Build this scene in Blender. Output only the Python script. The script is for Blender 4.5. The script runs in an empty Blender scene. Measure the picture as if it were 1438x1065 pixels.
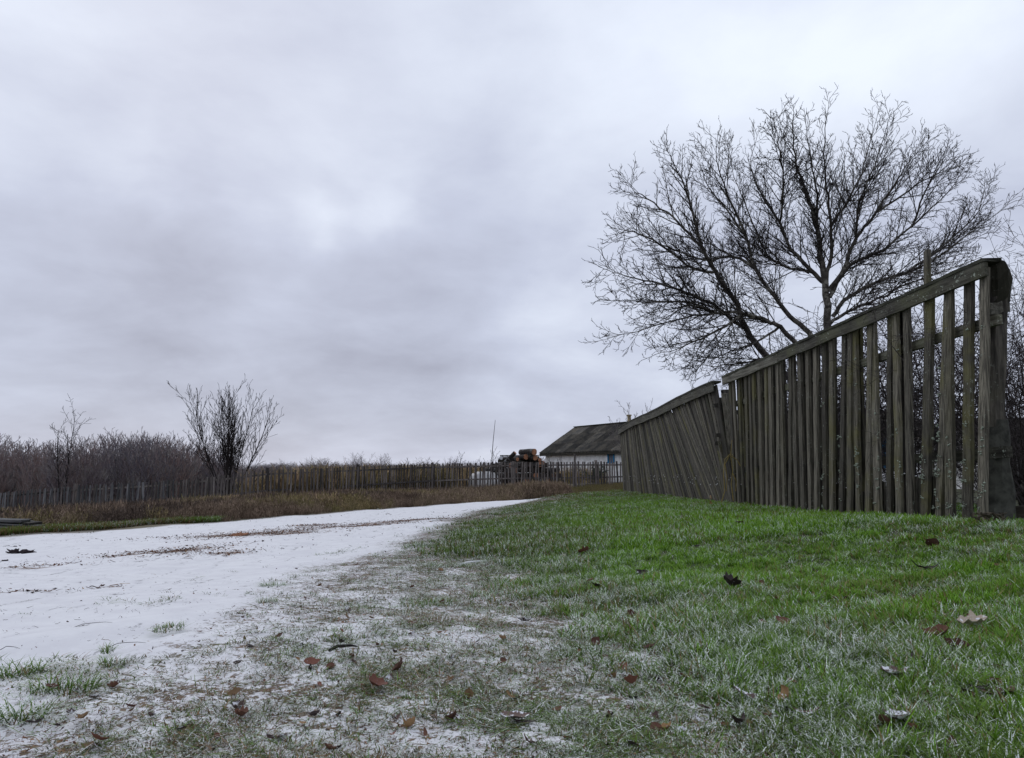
import bpy, math, random
import numpy as np
from mathutils import Vector, Matrix, noise as mnoise

# ------------------------------------------------------------------ camera, world, sun, exposure
sc = bpy.context.scene
COL = sc.collection
PITCH = math.radians(6.87)
CAMZ = 0.5
FPX = 1038.5            # focal length in photograph pixels
cam_d = bpy.data.cameras.new("camera")
cam_d.sensor_width = 36.0
cam_d.lens = 26.0
cam_d.clip_start = 0.05
cam_d.clip_end = 3000
cam = bpy.data.objects.new("camera", cam_d)
COL.objects.link(cam)
cam.location = (0, 0, CAMZ)
cam.rotation_euler = (math.pi/2 + PITCH, 0, 0)
sc.camera = cam
sc.view_settings.view_transform = 'Standard'
sc.view_settings.look = 'None'
sc.view_settings.gamma = 1
sc.view_settings.use_curve_mapping = False
sc.view_settings.exposure = 0.18

SUN_EL, SUN_AZ = math.radians(32), math.radians(-25)     # azimuth from +Y towards +X
sun_d = bpy.data.lights.new("sun", 'SUN')
sun_d.energy = 0.5
sun_d.angle = math.radians(25)
sun_d.color = (1.0, 0.96, 0.92)
sun = bpy.data.objects.new("sun", sun_d)
COL.objects.link(sun)
sdir = Vector((math.sin(SUN_AZ)*math.cos(SUN_EL), math.cos(SUN_AZ)*math.cos(SUN_EL), math.sin(SUN_EL)))
sun.rotation_euler = sdir.to_track_quat('Z', 'Y').to_euler()
sun.location = (0, 0, 30)

def at(px, py, Y):
    """the place at depth Y seen at photograph pixel (px, py)"""
    xc = (px-719)/FPX; yc = (532.5-py)/FPX
    dy = math.cos(PITCH) - yc*math.sin(PITCH); dz = math.sin(PITCH) + yc*math.cos(PITCH)
    return Vector((xc*Y/dy, Y, CAMZ + dz*Y/dy))
def sky_dir(px, py):
    v = at(px, py, 1.0) - Vector((0, 0, CAMZ)); return v.normalized()

world = bpy.data.worlds.new("World")
sc.world = world
world.use_nodes = True
def build_world():
    nt = world.node_tree; nt.nodes.clear()
    N = nt.nodes.new; L = nt.links.new
    out = N('ShaderNodeOutputWorld')
    sky = N('ShaderNodeTexSky'); sky.sky_type = 'NISHITA'; sky.sun_disc = False
    sky.sun_elevation = SUN_EL; sky.sun_rotation = SUN_AZ
    b1 = N('ShaderNodeBackground'); b1.inputs[1].default_value = 0.06
    L(sky.outputs[0], b1.inputs[0])
    tc = N('ShaderNodeTexCoord')
    sep = N('ShaderNodeSeparateXYZ'); L(tc.outputs['Generated'], sep.inputs[0])
    def M(op, a, b=None, c=None):
        m = N('ShaderNodeMath'); m.operation = op
        for i, v in enumerate((a, b, c)):
            if v is None: continue
            if isinstance(v, (int, float)): m.inputs[i].default_value = v
            else: L(v, m.inputs[i])
        return m.outputs[0]
    z = M('MAXIMUM', sep.outputs[2], 0.0)
    dz = M('ADD', z, 0.28)
    cx = M('DIVIDE', sep.outputs[0], dz); cy = M('DIVIDE', sep.outputs[1], dz)
    cz = M('MULTIPLY', z, 1.2)
    comb = N('ShaderNodeCombineXYZ'); L(cx, comb.inputs[0]); L(cy, comb.inputs[1]); L(cz, comb.inputs[2])
    def noi(scale, detail, rough, dist=0.0, off=0.0):
        n = N('ShaderNodeTexNoise'); n.inputs['Scale'].default_value = scale
        n.inputs['Detail'].default_value = detail; n.inputs['Roughness'].default_value = rough
        n.inputs['Distortion'].default_value = dist
        mp = N('ShaderNodeMapping'); mp.inputs['Location'].default_value = (off, off*0.7, off*1.3)
        L(comb.outputs[0], mp.inputs[0]); L(mp.outputs[0], n.inputs['Vector'])
        return n.outputs['Fac']
    nA = noi(1.05, 6, 0.52, 0.3, 4.2)
    nB = noi(2.6, 7, 0.55, 0.2, 9.7)
    # soft cloud lobes (brighter gaps, darker bellies) around directions
    warp = N('ShaderNodeTexNoise'); warp.inputs['Scale'].default_value = 5.0; warp.inputs['Detail'].default_value = 4
    L(tc.outputs['Generated'], warp.inputs['Vector'])
    wv = N('ShaderNodeVectorMath'); wv.operation = 'MULTIPLY_ADD'
    L(warp.outputs['Color'], wv.inputs[0]); wv.inputs[1].default_value = (0.22, 0.22, 0.22); L(tc.outputs['Generated'], wv.inputs[2])
    wsub = N('ShaderNodeVectorMath'); wsub.operation = 'SUBTRACT'; L(wv.outputs[0], wsub.inputs[0]); wsub.inputs[1].default_value = (0.11, 0.11, 0.11)
    total = None
    lobes = [(535,280,0.05,0.13), (425,322,0.04,0.14), (480,300,.08,.05), (190,275,0.07,0.16), (40,170,0.26,0.12), (1190,50,0.14,0.14),
             (1400,90,0.10,0.05), (700,180,0.10,0.02), (250,110,0.09,-0.05), (580,90,0.20,-0.07), (860,320,0.12,0.06), (130,365,0.14,-0.15), (300,480,.22,-.07), (250,345,.08,-.10),
             (570,410,0.13,-0.14), (700,250,.08,-.05), (430,520,0.2,-0.03), (960,120,0.18,0.03), (330,300,0.04,0.05), (560,600,0.25,-0.02)]
    for (px, py, rad, amp) in lobes:
        d = sky_dir(px, py)
        sv = N('ShaderNodeVectorMath'); sv.operation = 'DISTANCE'
        L(wsub.outputs[0], sv.inputs[0]); sv.inputs[1].default_value = d
        q = M('DIVIDE', sv.outputs['Value'], rad)
        g = M('MULTIPLY', M('EXPONENT', M('MULTIPLY', M('MULTIPLY', q, q), -1.0)), amp)
        total = g if total is None else M('ADD', total, g)
    f = M('ADD', M('MULTIPLY', M('SUBTRACT', nA, 0.5), 0.50), M('MULTIPLY', M('SUBTRACT', nB, 0.5), 0.40))
    f = M('ADD', f, total)
    # slightly darker low in the sky
    f = M('ADD', f, M('MULTIPLY', M('MINIMUM', z, 0.6), 0.34))
    f = M('ADD', f, 0.46)
    cr = N('ShaderNodeValToRGB')
    cr.color_ramp.elements[0].position = 0.25; cr.color_ramp.elements[0].color = (0.345, 0.362, 0.455, 1)
    cr.color_ramp.elements[1].position = 0.85; cr.color_ramp.elements[1].color = (0.83, 0.89, 1.0, 1)
    e = cr.color_ramp.elements.new(0.5); e.color = (0.515, 0.553, 0.68, 1)
    L(f, cr.inputs[0])
    b2 = N('ShaderNodeBackground'); b2.inputs[1].default_value = 1.0
    L(cr.outputs[0], b2.inputs[0])
    mx = N('ShaderNodeMixShader'); mx.inputs[0].default_value = 0.94
    L(b1.outputs[0], mx.inputs[1]); L(b2.outputs[0], mx.inputs[2]); L(mx.outputs[0], out.inputs[0])
build_world()

# ------------------------------------------------------------------ helpers
R = random.Random(11)
NR = np.random.RandomState(5)

def tag(o, label=None, cat=None, group=None, kind=None):
    if label: o['label'] = label
    if cat: o['category'] = cat
    if group: o['group'] = group
    if kind: o['kind'] = kind
    return o
def mesh_from(name, V, F, mat=None, smooth=False):
    me = bpy.data.meshes.new(name)
    V = np.asarray(V, dtype=np.float32).reshape(-1, 3)
    if isinstance(F, np.ndarray):
        n = F.shape[1]; m = F.shape[0]
        me.vertices.add(len(V)); me.vertices.foreach_set('co', V.ravel())
        me.loops.add(m*n); me.loops.foreach_set('vertex_index', F.astype(np.int32).ravel())
        me.polygons.add(m); me.polygons.foreach_set('loop_start', np.arange(0, m*n, n, dtype=np.int32))
        me.polygons.foreach_set('loop_total', np.full(m, n, dtype=np.int32))
        me.update(calc_edges=True)
    else:
        me.from_pydata([tuple(v) for v in V.tolist()], [], F)
    if mat: me.materials.append(mat)
    if smooth: me.polygons.foreach_set('use_smooth', [True]*len(me.polygons))
    me.update()
    return me
def link(name, me, parent=None, loc=None, rot=None, scl=None, col=COL):
    o = bpy.data.objects.new(name, me)
    if col is not None: col.objects.link(o)
    if parent: o.parent = parent
    if loc is not None: o.location = loc
    if rot is not None: o.rotation_euler = rot
    if scl is not None: o.scale = scl
    return o
def empty(name, loc=(0, 0, 0), rotz=0.0):
    o = bpy.data.objects.new(name, None); COL.objects.link(o); o.location = loc; o.rotation_euler = (0, 0, rotz)
    o.empty_display_size = 0.2
    return o
def float_attr(me, name, data, domain='POINT', typ='FLOAT'):
    a = me.attributes.new(name, typ, domain)
    d = np.asarray(data, dtype=np.float32)
    if typ == 'FLOAT': a.data.foreach_set('value', d.ravel())
    elif typ == 'FLOAT_VECTOR': a.data.foreach_set('vector', d.ravel())
def int_attr(me, name, data):
    a = me.attributes.new(name, 'INT', 'POINT'); a.data.foreach_set('value', np.asarray(data, dtype=np.int32))

class MB:
    """collects quads / polygons"""
    def __init__(s): s.V = []; s.F = []
    def add(s, V, F):
        b = len(s.V); s.V += [tuple(v) for v in V]; s.F += [[i+b for i in f] for f in F]
    def box(s, c, size, rot=None, jit=0.0):
        c = Vector(c); hx, hy, hz = [q/2 for q in size]
        V = [Vector((sx*hx, sy*hy, sz*hz)) for sx in (-1, 1) for sy in (-1, 1) for sz in (-1, 1)]
        if jit: V = [v + Vector((R.uniform(-jit, jit) for _ in range(3))) for v in V]
        if rot is not None: V = [rot @ v for v in V]
        s.add([v + c for v in V], [(0,1,3,2),(4,6,7,5),(0,4,5,1),(2,3,7,6),(0,2,6,4),(1,5,7,3)])
    def beam(s, a, b, side, up, w, t, seg=1, wob=0.0, taper=1.0, endjit=0.0):
        """board from a to b; w along 'side', t along 'up' """
        a = Vector(a); b = Vector(b); side = Vector(side).normalized(); up = Vector(up).normalized()
        V = []; F = []
        for i in range(seg+1):
            f = i/seg; p = a.lerp(b, f)
            if 0 < i < seg: p = p + side*R.uniform(-wob, wob) + up*R.uniform(-wob, wob)*0.5
            ww = w*(1+(taper-1)*f)/2*(1+R.uniform(-wob, wob)*2)
            for (sx, sy) in ((-1,-1),(1,-1),(1,1),(-1,1)):
                q = p + side*sx*ww + up*sy*t/2
                if i in (0, seg) and endjit: q = q + (b-a).normalized()*R.uniform(-endjit, endjit)
                V.append(q)
        for i in range(seg):
            o = i*4
            for k in range(4):
                F.append((o+k, o+(k+1)%4, o+4+(k+1)%4, o+4+k))
        F.append((3,2,1,0)); e = seg*4; F.append((e,e+1,e+2,e+3))
        s.add(V, F)
    def mesh(s, name, mat, smooth=False): return mesh_from(name, s.V, s.F, mat, smooth)
    def build(s, name, mat, parent=None, smooth=False, **k): return link(name, s.mesh(name, mat, smooth), parent, **k)

def tubes_np(polys, sides):
    """polys: list of (pts[list of Vector], radii[list]) all converted into one V,F quad array"""
    groups = {}
    for p, r in polys: groups.setdefault(len(p), []).append((p, r))
    Vs, Fs, base = [], [], 0
    ang = np.arange(sides)*2*np.pi/sides
    ca, sa = np.cos(ang), np.sin(ang)
    for n, lst in groups.items():
        P = np.array([[tuple(v) for v in p] for p, r in lst], dtype=np.float64)      # m,n,3
        Rr = np.array([r for p, r in lst], dtype=np.float64)
        T = np.empty_like(P); T[:, 1:-1] = P[:, 2:]-P[:, :-2]; T[:, 0] = P[:, 1]-P[:, 0]; T[:, -1] = P[:, -1]-P[:, -2]
        T /= np.linalg.norm(T, axis=2, keepdims=True)+1e-12
        ref = np.array([0.31, 0.9, 0.17])
        A = np.cross(T, ref); A /= np.linalg.norm(A, axis=2, keepdims=True)+1e-9
        B = np.cross(T, A)
        V = P[:, :, None, :] + Rr[:, :, None, None]*(ca[None, None, :, None]*A[:, :, None, :] + sa[None, None, :, None]*B[:, :, None, :])
        m = len(lst)
        idx = base + np.arange(m*n*sides).reshape(m, n, sides)
        a = idx[:, :-1, :]; b = np.roll(idx, -1, axis=2)[:, :-1, :]; c = np.roll(idx, -1, axis=2)[:, 1:, :]; d = idx[:, 1:, :]
        Fs.append(np.stack([a, b, c, d], axis=-1).reshape(-1, 4)); Vs.append(V.reshape(-1, 3)); base += m*n*sides
    return np.concatenate(Vs), np.concatenate(Fs)
def tubes_mesh(name, polys, sides, mat, smooth=True):
    V, F = tubes_np(polys, sides)
    return mesh_from(name, V, F, mat, smooth)

# ---- materials
def new_mat(name):
    m = bpy.data.materials.new(name); m.use_nodes = True
    nt = m.node_tree; nt.nodes.clear()
    out = nt.nodes.new('ShaderNodeOutputMaterial'); bs = nt.nodes.new('ShaderNodeBsdfPrincipled')
    nt.links.new(bs.outputs[0], out.inputs[0])
    bs.inputs['Roughness'].default_value = 0.85
    bs.inputs['Specular IOR Level'].default_value = 0.25
    return m, nt, bs
class NT:
    def __init__(s, nt): s.nt = nt
    def n(s, t, **k):
        x = s.nt.nodes.new(t)
        for a, b in k.items(): setattr(x, a, b)
        return x
    def l(s, a, b): s.nt.links.new(a, b)
    def put(s, sock, v):
        if hasattr(v, 'links') or hasattr(v, 'is_linked'): s.l(v, sock)
        else:
            if isinstance(v, (tuple, list)) and len(v) == 3 and sock.type == 'RGBA': v = (*v, 1)
            sock.default_value = v
    def noise(s, vec, scale, detail=4, rough=0.55, dist=0.0, col=False):
        x = s.n('ShaderNodeTexNoise'); s.l(vec, x.inputs['Vector'])
        x.inputs['Scale'].default_value = scale; x.inputs['Detail'].default_value = detail
        x.inputs['Roughness'].default_value = rough; x.inputs['Distortion'].default_value = dist
        return x.outputs['Color' if col else 'Fac']
    def math(s, op, a, b=0.0, clamp=False):
        x = s.n('ShaderNodeMath', operation=op); x.use_clamp = clamp
        s.put(x.inputs[0], a); s.put(x.inputs[1], b); return x.outputs[0]
    def ss(s, v, lo, hi, a=0.0, b=1.0):
        x = s.n('ShaderNodeMapRange'); x.interpolation_type = 'SMOOTHSTEP'
        s.put(x.inputs['Value'], v); s.put(x.inputs['From Min'], lo); s.put(x.inputs['From Max'], hi)
        x.inputs['To Min'].default_value = a; x.inputs['To Max'].default_value = b
        return x.outputs[0]
    def mix(s, f, a, b, mode='MIX'):
        x = s.n('ShaderNodeMix', data_type='RGBA', blend_type=mode)
        s.put(x.inputs[0], f); s.put(x.inputs[6], a); s.put(x.inputs[7], b); return x.outputs[2]
    def attr(s, name, kind='GEOMETRY', out='Fac'):
        x = s.n('ShaderNodeAttribute'); x.attribute_type = kind; x.attribute_name = name; return x.outputs[out]
    def mapping(s, vec, scale=(1, 1, 1), rot=(0, 0, 0)):
        x = s.n('ShaderNodeMapping'); s.l(vec, x.inputs[0]); x.inputs['Scale'].default_value = scale; x.inputs['Rotation'].default_value = rot
        return x.outputs[0]
    def bump(s, h, strength, dist, bs):
        x = s.n('ShaderNodeBump'); x.inputs['Strength'].default_value = strength; x.inputs['Distance'].default_value = dist
        s.l(h, x.inputs['Height']); s.l(x.outputs[0], bs.inputs['Normal'])
    def geo(s): return s.n('ShaderNodeNewGeometry')
    def obj(s): return s.n('ShaderNodeTexCoord').outputs['Object']
    def rand(s): return s.n('ShaderNodeObjectInfo').outputs['Random']

def wood_mat(name, dark, light, algae, amt=0.5, grain=(30, 30, 1.3), spots=0.0):
    m, nt, bs = new_mat(name); g = NT(nt)
    pos = g.geo().outputs['Position']
    rnd = g.rand()
    off = g.n('ShaderNodeCombineXYZ'); g.l(g.math('MULTIPLY', rnd, 37.0), off.inputs[0]); g.l(g.math('MULTIPLY', rnd, 11.0), off.inputs[2])
    va = g.n('ShaderNodeVectorMath', operation='ADD'); g.l(pos, va.inputs[0]); g.l(off.outputs[0], va.inputs[1])
    gr = g.noise(g.mapping(va.outputs[0], grain), 1.0, 6, 0.65)
    gr2 = g.noise(g.mapping(va.outputs[0], (grain[0]*3, grain[1]*3, grain[2]*3)), 1.0, 3, 0.6)
    big = g.noise(va.outputs[0], 2.3, 4, 0.6)
    f = g.ss(gr, 0.36, 0.68)
    c = g.mix(f, dark, light)
    c = g.mix(g.math('MULTIPLY', g.ss(gr2, 0.5, 0.7), 0.45), c, tuple(x*0.45 for x in dark))
    br = g.ss(rnd, 0.0, 1.0, 0.5, 1.5)
    vm = g.n('ShaderNodeVectorMath', operation='SCALE'); g.l(c, vm.inputs[0]); g.l(br, vm.inputs['Scale'])
    c = vm.outputs[0]
    rn2 = g.math('FRACT', g.math('MULTIPLY', rnd, 7.31))
    af = g.math('MULTIPLY', g.ss(big, 0.42, 0.68), g.math('MULTIPLY', g.ss(rn2, 0.2, 1.0), amt))
    c = g.mix(af, c, algae)
    if spots:
        sp = g.noise(pos, 46, 3, 0.6); sp2 = g.noise(pos, 5, 2, 0.5)
        c = g.mix(g.math('MULTIPLY', g.math('MULTIPLY', g.ss(sp, 0.60, 0.66), g.ss(sp2, 0.48, 0.6)), spots), c, (0.30, 0.33, 0.27))
    g.l(c, bs.inputs['Base Color'])
    g.bump(g.math('ADD', gr, g.math('MULTIPLY', gr2, 0.5)), 0.9, 0.008, bs)
    bs.inputs['Roughness'].default_value = 0.9
    return m
M_SLAT = wood_mat('weathered_wood', (0.040, 0.036, 0.028), (0.165, 0.150, 0.115), (0.12, 0.112, 0.04), 0.85, grain=(75, 75, 2.2), spots=0.5)
M_SLATB = wood_mat('dark_weathered_wood', (0.026, 0.023, 0.018), (0.095, 0.085, 0.068), (0.06, 0.06, 0.03), 0.5, grain=(70, 70, 2.2))
M_RAIL = wood_mat('rail_wood', (0.052, 0.048, 0.037), (0.15, 0.143, 0.115), (0.10, 0.105, 0.05), 0.6, grain=(30, 2.0, 40), spots=1.0)
M_MOSS = wood_mat('mossy_cap_wood', (0.018, 0.018, 0.012), (0.06, 0.06, 0.042), (0.04, 0.05, 0.02), 0.7, grain=(25, 6, 25), spots=0.4)
M_PICKET = wood_mat('picket_wood', (0.060, 0.051, 0.047), (0.17, 0.15, 0.138), (0.10, 0.09, 0.07), 0.4, grain=(14, 14, 1.2))
M_PICKETD = wood_mat('picket_wood_bluish', (0.066, 0.066, 0.068), (0.175, 0.172, 0.175), (0.10, 0.11, 0.09), 0.3, grain=(14, 14, 1.2))
M_POST = wood_mat('old_post_wood', (0.017, 0.015, 0.013), (0.085, 0.076, 0.062), (0.045, 0.045, 0.02), 0.4, grain=(18, 18, 2.0), spots=0.3)
M_SILL = wood_mat('sill_wood', (0.035, 0.028, 0.02), (0.12, 0.10, 0.07), (0.09, 0.085, 0.035), 0.5, grain=(3, 20, 30), spots=0.3)
M_BOARD = wood_mat('grey_board_wood', (0.055, 0.055, 0.055), (0.2, 0.2, 0.2), (0.12, 0.11, 0.09), 0.3, grain=(2, 16, 30))

def bark_mat(name, dark, light, pale=None):
    m, nt, bs = new_mat(name); g = NT(nt)
    pos = g.geo().outputs['Position']
    n1 = g.noise(pos, 9, 5, 0.6); n2 = g.noise(pos, 2.2, 3, 0.6)
    c = g.mix(g.ss(n1, 0.35, 0.7), dark, light)
    if pale: c = g.mix(g.math('MULTIPLY', g.ss(n2, 0.5, 0.62), g.ss(n1, 0.42, 0.55)), c, pale)
    g.l(c, bs.inputs['Base Color']); g.bump(n1, 0.6, 0.02, bs)
    return m
M_BARK = bark_mat('tree_bark', (0.030, 0.026, 0.022), (0.095, 0.085, 0.07), (0.20, 0.19, 0.16))
M_TWIG = bark_mat('twig_bark', (0.014, 0.011, 0.011), (0.034, 0.028, 0.028))
M_HEDGE = bark_mat('hedge_bark', (0.035, 0.028, 0.028), (0.095, 0.08, 0.078))
M_TWIGP = bark_mat('pale_twig_bark', (0.07, 0.06, 0.058), (0.17, 0.15, 0.145))
M_LOGBARK = bark_mat('log_bark', (0.015, 0.012, 0.010), (0.05, 0.042, 0.036), (0.18, 0.18, 0.18))

def flat_mat(name, col, rough=0.85, nscale=12, var=0.35, spec=0.25, bump=0.0):
    m, nt, bs = new_mat(name); g = NT(nt)
    n = g.noise(g.geo().outputs['Position'], nscale, 5, 0.6)
    g.l(g.mix(g.ss(n, 0.3, 0.7), tuple(c*(1-var) for c in col), tuple(min(1, c*(1+var*0.6)) for c in col)), bs.inputs['Base Color'])
    bs.inputs['Roughness'].default_value = rough; bs.inputs['Specular IOR Level'].default_value = spec
    if bump: g.bump(n, bump, 0.01, bs)
    return m
M_WHITEWALL = flat_mat('whitewash', (0.78, 0.78, 0.76), 0.9, 3.5, 0.22)
M_SNOW = flat_mat('clumped_snow', (0.78, 0.79, 0.80), 0.8, 60, 0.12)
M_BLUE = flat_mat('blue_paint', (0.015, 0.17, 0.34), 0.5, 10, 0.3)
M_GLASS = flat_mat('window_glass', (0.04, 0.045, 0.05), 0.08, 4, 0.2, 0.6)
M_CURTAIN = flat_mat('curtain', (0.20, 0.16, 0.14), 0.9, 20, 0.3)
M_TARP = flat_mat('white_sheet', (0.42, 0.41, 0.40), 0.6, 2.5, 0.25)
M_CUT = flat_mat('cut_wood', (0.33, 0.16, 0.09), 0.8, 9, 0.4)
M_AGED = flat_mat('aged_cut_wood', (0.05, 0.038, 0.032), 0.9, 9, 0.4)
M_CHIM = flat_mat('clay_pipe', (0.34, 0.27, 0.16), 0.8, 6, 0.2)
M_CONC = flat_mat('mossy_concrete', (0.055, 0.055, 0.045), 0.9, 14, 0.55, bump=0.5)
M_SOIL = flat_mat('clod_soil', (0.035, 0.026, 0.03), 0.95, 30, 0.5, bump=0.5)
M_LICHEN = flat_mat('pale_lichen', (0.30, 0.34, 0.27), 0.95, 90, 0.4)
M_IVY = flat_mat('dark_evergreen', (0.03, 0.055, 0.03), 0.7, 20, 0.4)
M_VINE = flat_mat('yellow_vine', (0.25, 0.19, 0.06), 0.8, 30, 0.3)
M_IRON = flat_mat('rusty_iron', (0.06, 0.045, 0.035), 0.7, 20, 0.4)

def roof_mat():
    m, nt, bs = new_mat('old_slate_sheets'); g = NT(nt)
    pos = g.geo().outputs['Position']; rnd = g.rand()
    n = g.noise(pos, 1.3, 5, 0.65); n2 = g.noise(pos, 9, 4, 0.6)
    c = g.mix(g.ss(n, 0.35, 0.65), (0.034, 0.033, 0.030), (0.095, 0.084, 0.066))
    c = g.mix(g.math('MULTIPLY', g.ss(n2, 0.45, 0.7), 0.5), c, (0.035, 0.030, 0.024))
    c = g.mix(g.ss(rnd, 0.93, 0.96), c, (0.17, 0.17, 0.175))
    vm = g.n('ShaderNodeVectorMath', operation='SCALE'); g.l(c, vm.inputs[0]); g.l(g.ss(rnd, 0, 1, 0.6, 1.7), vm.inputs['Scale'])
    g.l(vm.outputs[0], bs.inputs['Base Color']); g.bump(n2, 0.3, 0.02, bs)
    return m
M_ROOF = roof_mat()

# ------------------------------------------------------------------ terrain
ctrl = []
def cp(px, py, Y): v = at(px, py, Y); ctrl.append((v.x, v.y, v.z))
for a in [(1370,738,5.2),(1200,724,7.2),(1030,709,10.6),(940,698,15),(875,690,20.8),(822,693,21.3),
          (760,735,9),(760,701.5,24),(700,711,20),(600,731,12),(500,760,8),(400,800,5.2),(300,835,3.6),(150,905,2.3),
          (650,707,23),(480,720,19.5),(340,731,17),(200,741,15),(0,755,13),(-150,762,12.5),
          (870,681,40),(690,692,38),(605,696,36),(435,703,30),(330,711,30),(243,719,31),(100,728,32),(0,732,33),(-200,742,36),
          (20,747,14.3),(1000,760,5.5),(1150,800,4.0),(850,800,4.6)]: cp(*a)
for a in [(0,0,0),(-2.5,-2,-.02),(2.5,-2,.04),(0,1.35,0),(1.0,1.6,.02),(-1.0,1.5,-.01),(2.2,2.6,.07),(3.6,2.5,.13),(4.5,5.5,.08),(3.2,28.5,-1.0),(5.8,30,-.9),(1.2,28.5,-.98),(-6,0,-.25),(-8,5,-.45),
          (-4,2,-.12),(8,0,.2),(10,10,.05),(7,12,.0),(10,25,-.2),(8,40,-.35),(15,35,-.3),(20,10,.1),(0,-10,0),(-15,-8,-.4),(15,-10,.2),
          (5,52,-.5),(0,50,-.75),(-8,50,-1.0),(-20,50,-1.9),(-35,50,-2.3),(-30,25,-1.5),(-25,10,-1.0),(10,70,-.9),(-10,80,-1.3),(-45,80,-2.4),(30,70,-1),(30,30,-.4),
          (-60,30,-2.2),(60,30,-.6),(0,110,-1.5),(-60,110,-2.3),(60,110,-1.4),(0,-40,0),(-50,-40,-1.2),(50,-40,0)]: ctrl.append(a)
CP = np.array(ctrl)
def tps_fit():
    P = CP[:, :2]; n = len(P)
    D = np.linalg.norm(P[:, None]-P[None], axis=2)
    K = np.where(D > 0, D*D*np.log(D+1e-12), 0) + np.eye(n)*0.05
    A = np.zeros((n+3, n+3)); A[:n, :n] = K; A[:n, n] = 1; A[:n, n+1:] = P; A[n, :n] = 1; A[n+1:, :n] = P.T
    b = np.zeros(n+3); b[:n] = CP[:, 2]
    return np.linalg.solve(A, b)
TW = tps_fit()
def _h(x, y):
    x = np.asarray(x, float).ravel(); y = np.asarray(y, float).ravel()
    out = np.empty(len(x))
    for s in range(0, len(x), 40000):
        X = x[s:s+40000]; Y = y[s:s+40000]
        d2 = (X[:, None]-CP[None, :, 0])**2 + (Y[:, None]-CP[None, :, 1])**2
        K = 0.5*d2*np.log(d2+1e-12)
        h = K@TW[:len(CP)] + TW[len(CP)] + TW[len(CP)+1]*X + TW[len(CP)+2]*Y
        r = np.sqrt(X*X+Y*Y); w = np.clip((r-75)/45, 0, 1); w = w*w*(3-2*w)
        out[s:s+40000] = h*(1-w) + (-1.6)*w
    return out
def wav(x, y, seed=0, oct=3, f0=1.0):
    """cheap smooth value field from summed sines, about -1..1"""
    rs = np.random.RandomState(seed); t = np.zeros_like(np.asarray(x, float)); a = 1.0; s = 0
    for o in range(oct):
        for k in range(4):
            th = rs.uniform(0, 2*np.pi); f = f0*(2**o)*rs.uniform(0.7, 1.4); ph = rs.uniform(0, 6.28)
            t = t + a*np.sin((x*math.cos(th)+y*math.sin(th))*f+ph)
        s += a*2.0; a *= 0.6
    return t/s
def height(x, y):
    x = np.asarray(x, float).ravel(); y = np.asarray(y, float).ravel()
    return _h(x, y) + 0.012*wav(x, y, 3, 3, 2.6)*np.clip((np.hypot(x, y))/2, 0.3, 1.5)
def hz(x, y): return float(height([x], [y])[0])
def gpt(px, py):
    """where the line of sight through a photograph pixel meets the ground"""
    xc = (px-719)/FPX; yc = (532.5-py)/FPX
    d = np.array([xc, math.cos(PITCH)-yc*math.sin(PITCH), math.sin(PITCH)+yc*math.cos(PITCH)])
    t = np.geomspace(0.8, 90, 900)
    P = t[:, None]*d[None]; P[:, 2] += CAMZ
    hh = height(P[:, 0], P[:, 1]); below = np.nonzero(P[:, 2] < hh)[0]
    k = below[0] if len(below) else len(t)-1
    if k == 0: return Vector((P[0, 0], P[0, 1], hh[0]))
    a = P[k-1, 2]-hh[k-1]; b = hh[k]-P[k, 2]; f = a/(a+b+1e-9)
    q = P[k-1]*(1-f)+P[k]*f
    return Vector((q[0], q[1], hz(q[0], q[1])))

def pdist(x, y, poly, closed=False):
    x = np.asarray(x, float); y = np.asarray(y, float); best = np.full(x.shape, 1e9)
    n = len(poly)
    for i in range(n if closed else n-1):
        ax, ay = poly[i][:2]; bx, by = poly[(i+1) % n][:2]
        dx, dy = bx-ax, by-ay; L2 = dx*dx+dy*dy+1e-12
        t = np.clip(((x-ax)*dx+(y-ay)*dy)/L2, 0, 1)
        best = np.minimum(best, np.hypot(x-ax-t*dx, y-ay-t*dy))
    return best
def inside(x, y, poly):
    c = np.zeros(np.shape(x), bool); n = len(poly)
    for i in range(n):
        x1, y1 = poly[i][:2]; x2, y2 = poly[(i+1) % n][:2]
        if y1 == y2: continue
        cond = ((y1 > y) != (y2 > y)) & (x < (x2-x1)*(y-y1)/(y2-y1)+x1)
        c ^= cond
    return c
def sdist(x, y, poly):
    d = pdist(x, y, poly, True); return np.where(inside(x, y, poly), d, -d)
def sstep(v, a, b):
    t = np.clip((v-a)/(b-a), 0, 1); return t*t*(3-2*t)

near_edge = [gpt(*p) for p in [(-80,1085),(40,1030),(150,968),(270,905),(350,862),(440,815),(530,772),(600,740),(680,715),(752,702)]]
far_edge = [gpt(*p) for p in [(735,701.8),(650,707),(560,713),(480,719.5),(340,731),(200,742),(100,748),(0,754)]]
ROAD = [(-3.2,-3.0),(-1.9,0.4)] + [(v.x, v.y) for v in near_edge] + [(1.6,25.5),(3.2,27.2),(6,28.2),(12,29),(30,30),(30,32),(10,31.5),(3,29.5)] + \
       [(v.x, v.y) for v in far_edge] + [(-11.5,11.5),(-17,7),(-30,0),(-30,-12),(-8,-10)]
lawn_edge = [gpt(*p) for p in [(775,701),(742,713),(735,735),(755,785),(800,830),(880,868),(950,892),(1010,935),(1080,985),(1160,1030),(1230,1060)]]
LAWN = [(v.x, v.y) for v in lawn_edge] + [(0.9,0.9),(4,-1),(12,-2),(12,22),(4.2,25),(2.2,25)]
TRACK = [gpt(*p) for p in [(-40,852),(0,846),(90,831),(170,816),(250,797),(330,781),(420,767),(520,751),(600,733)]]
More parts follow.
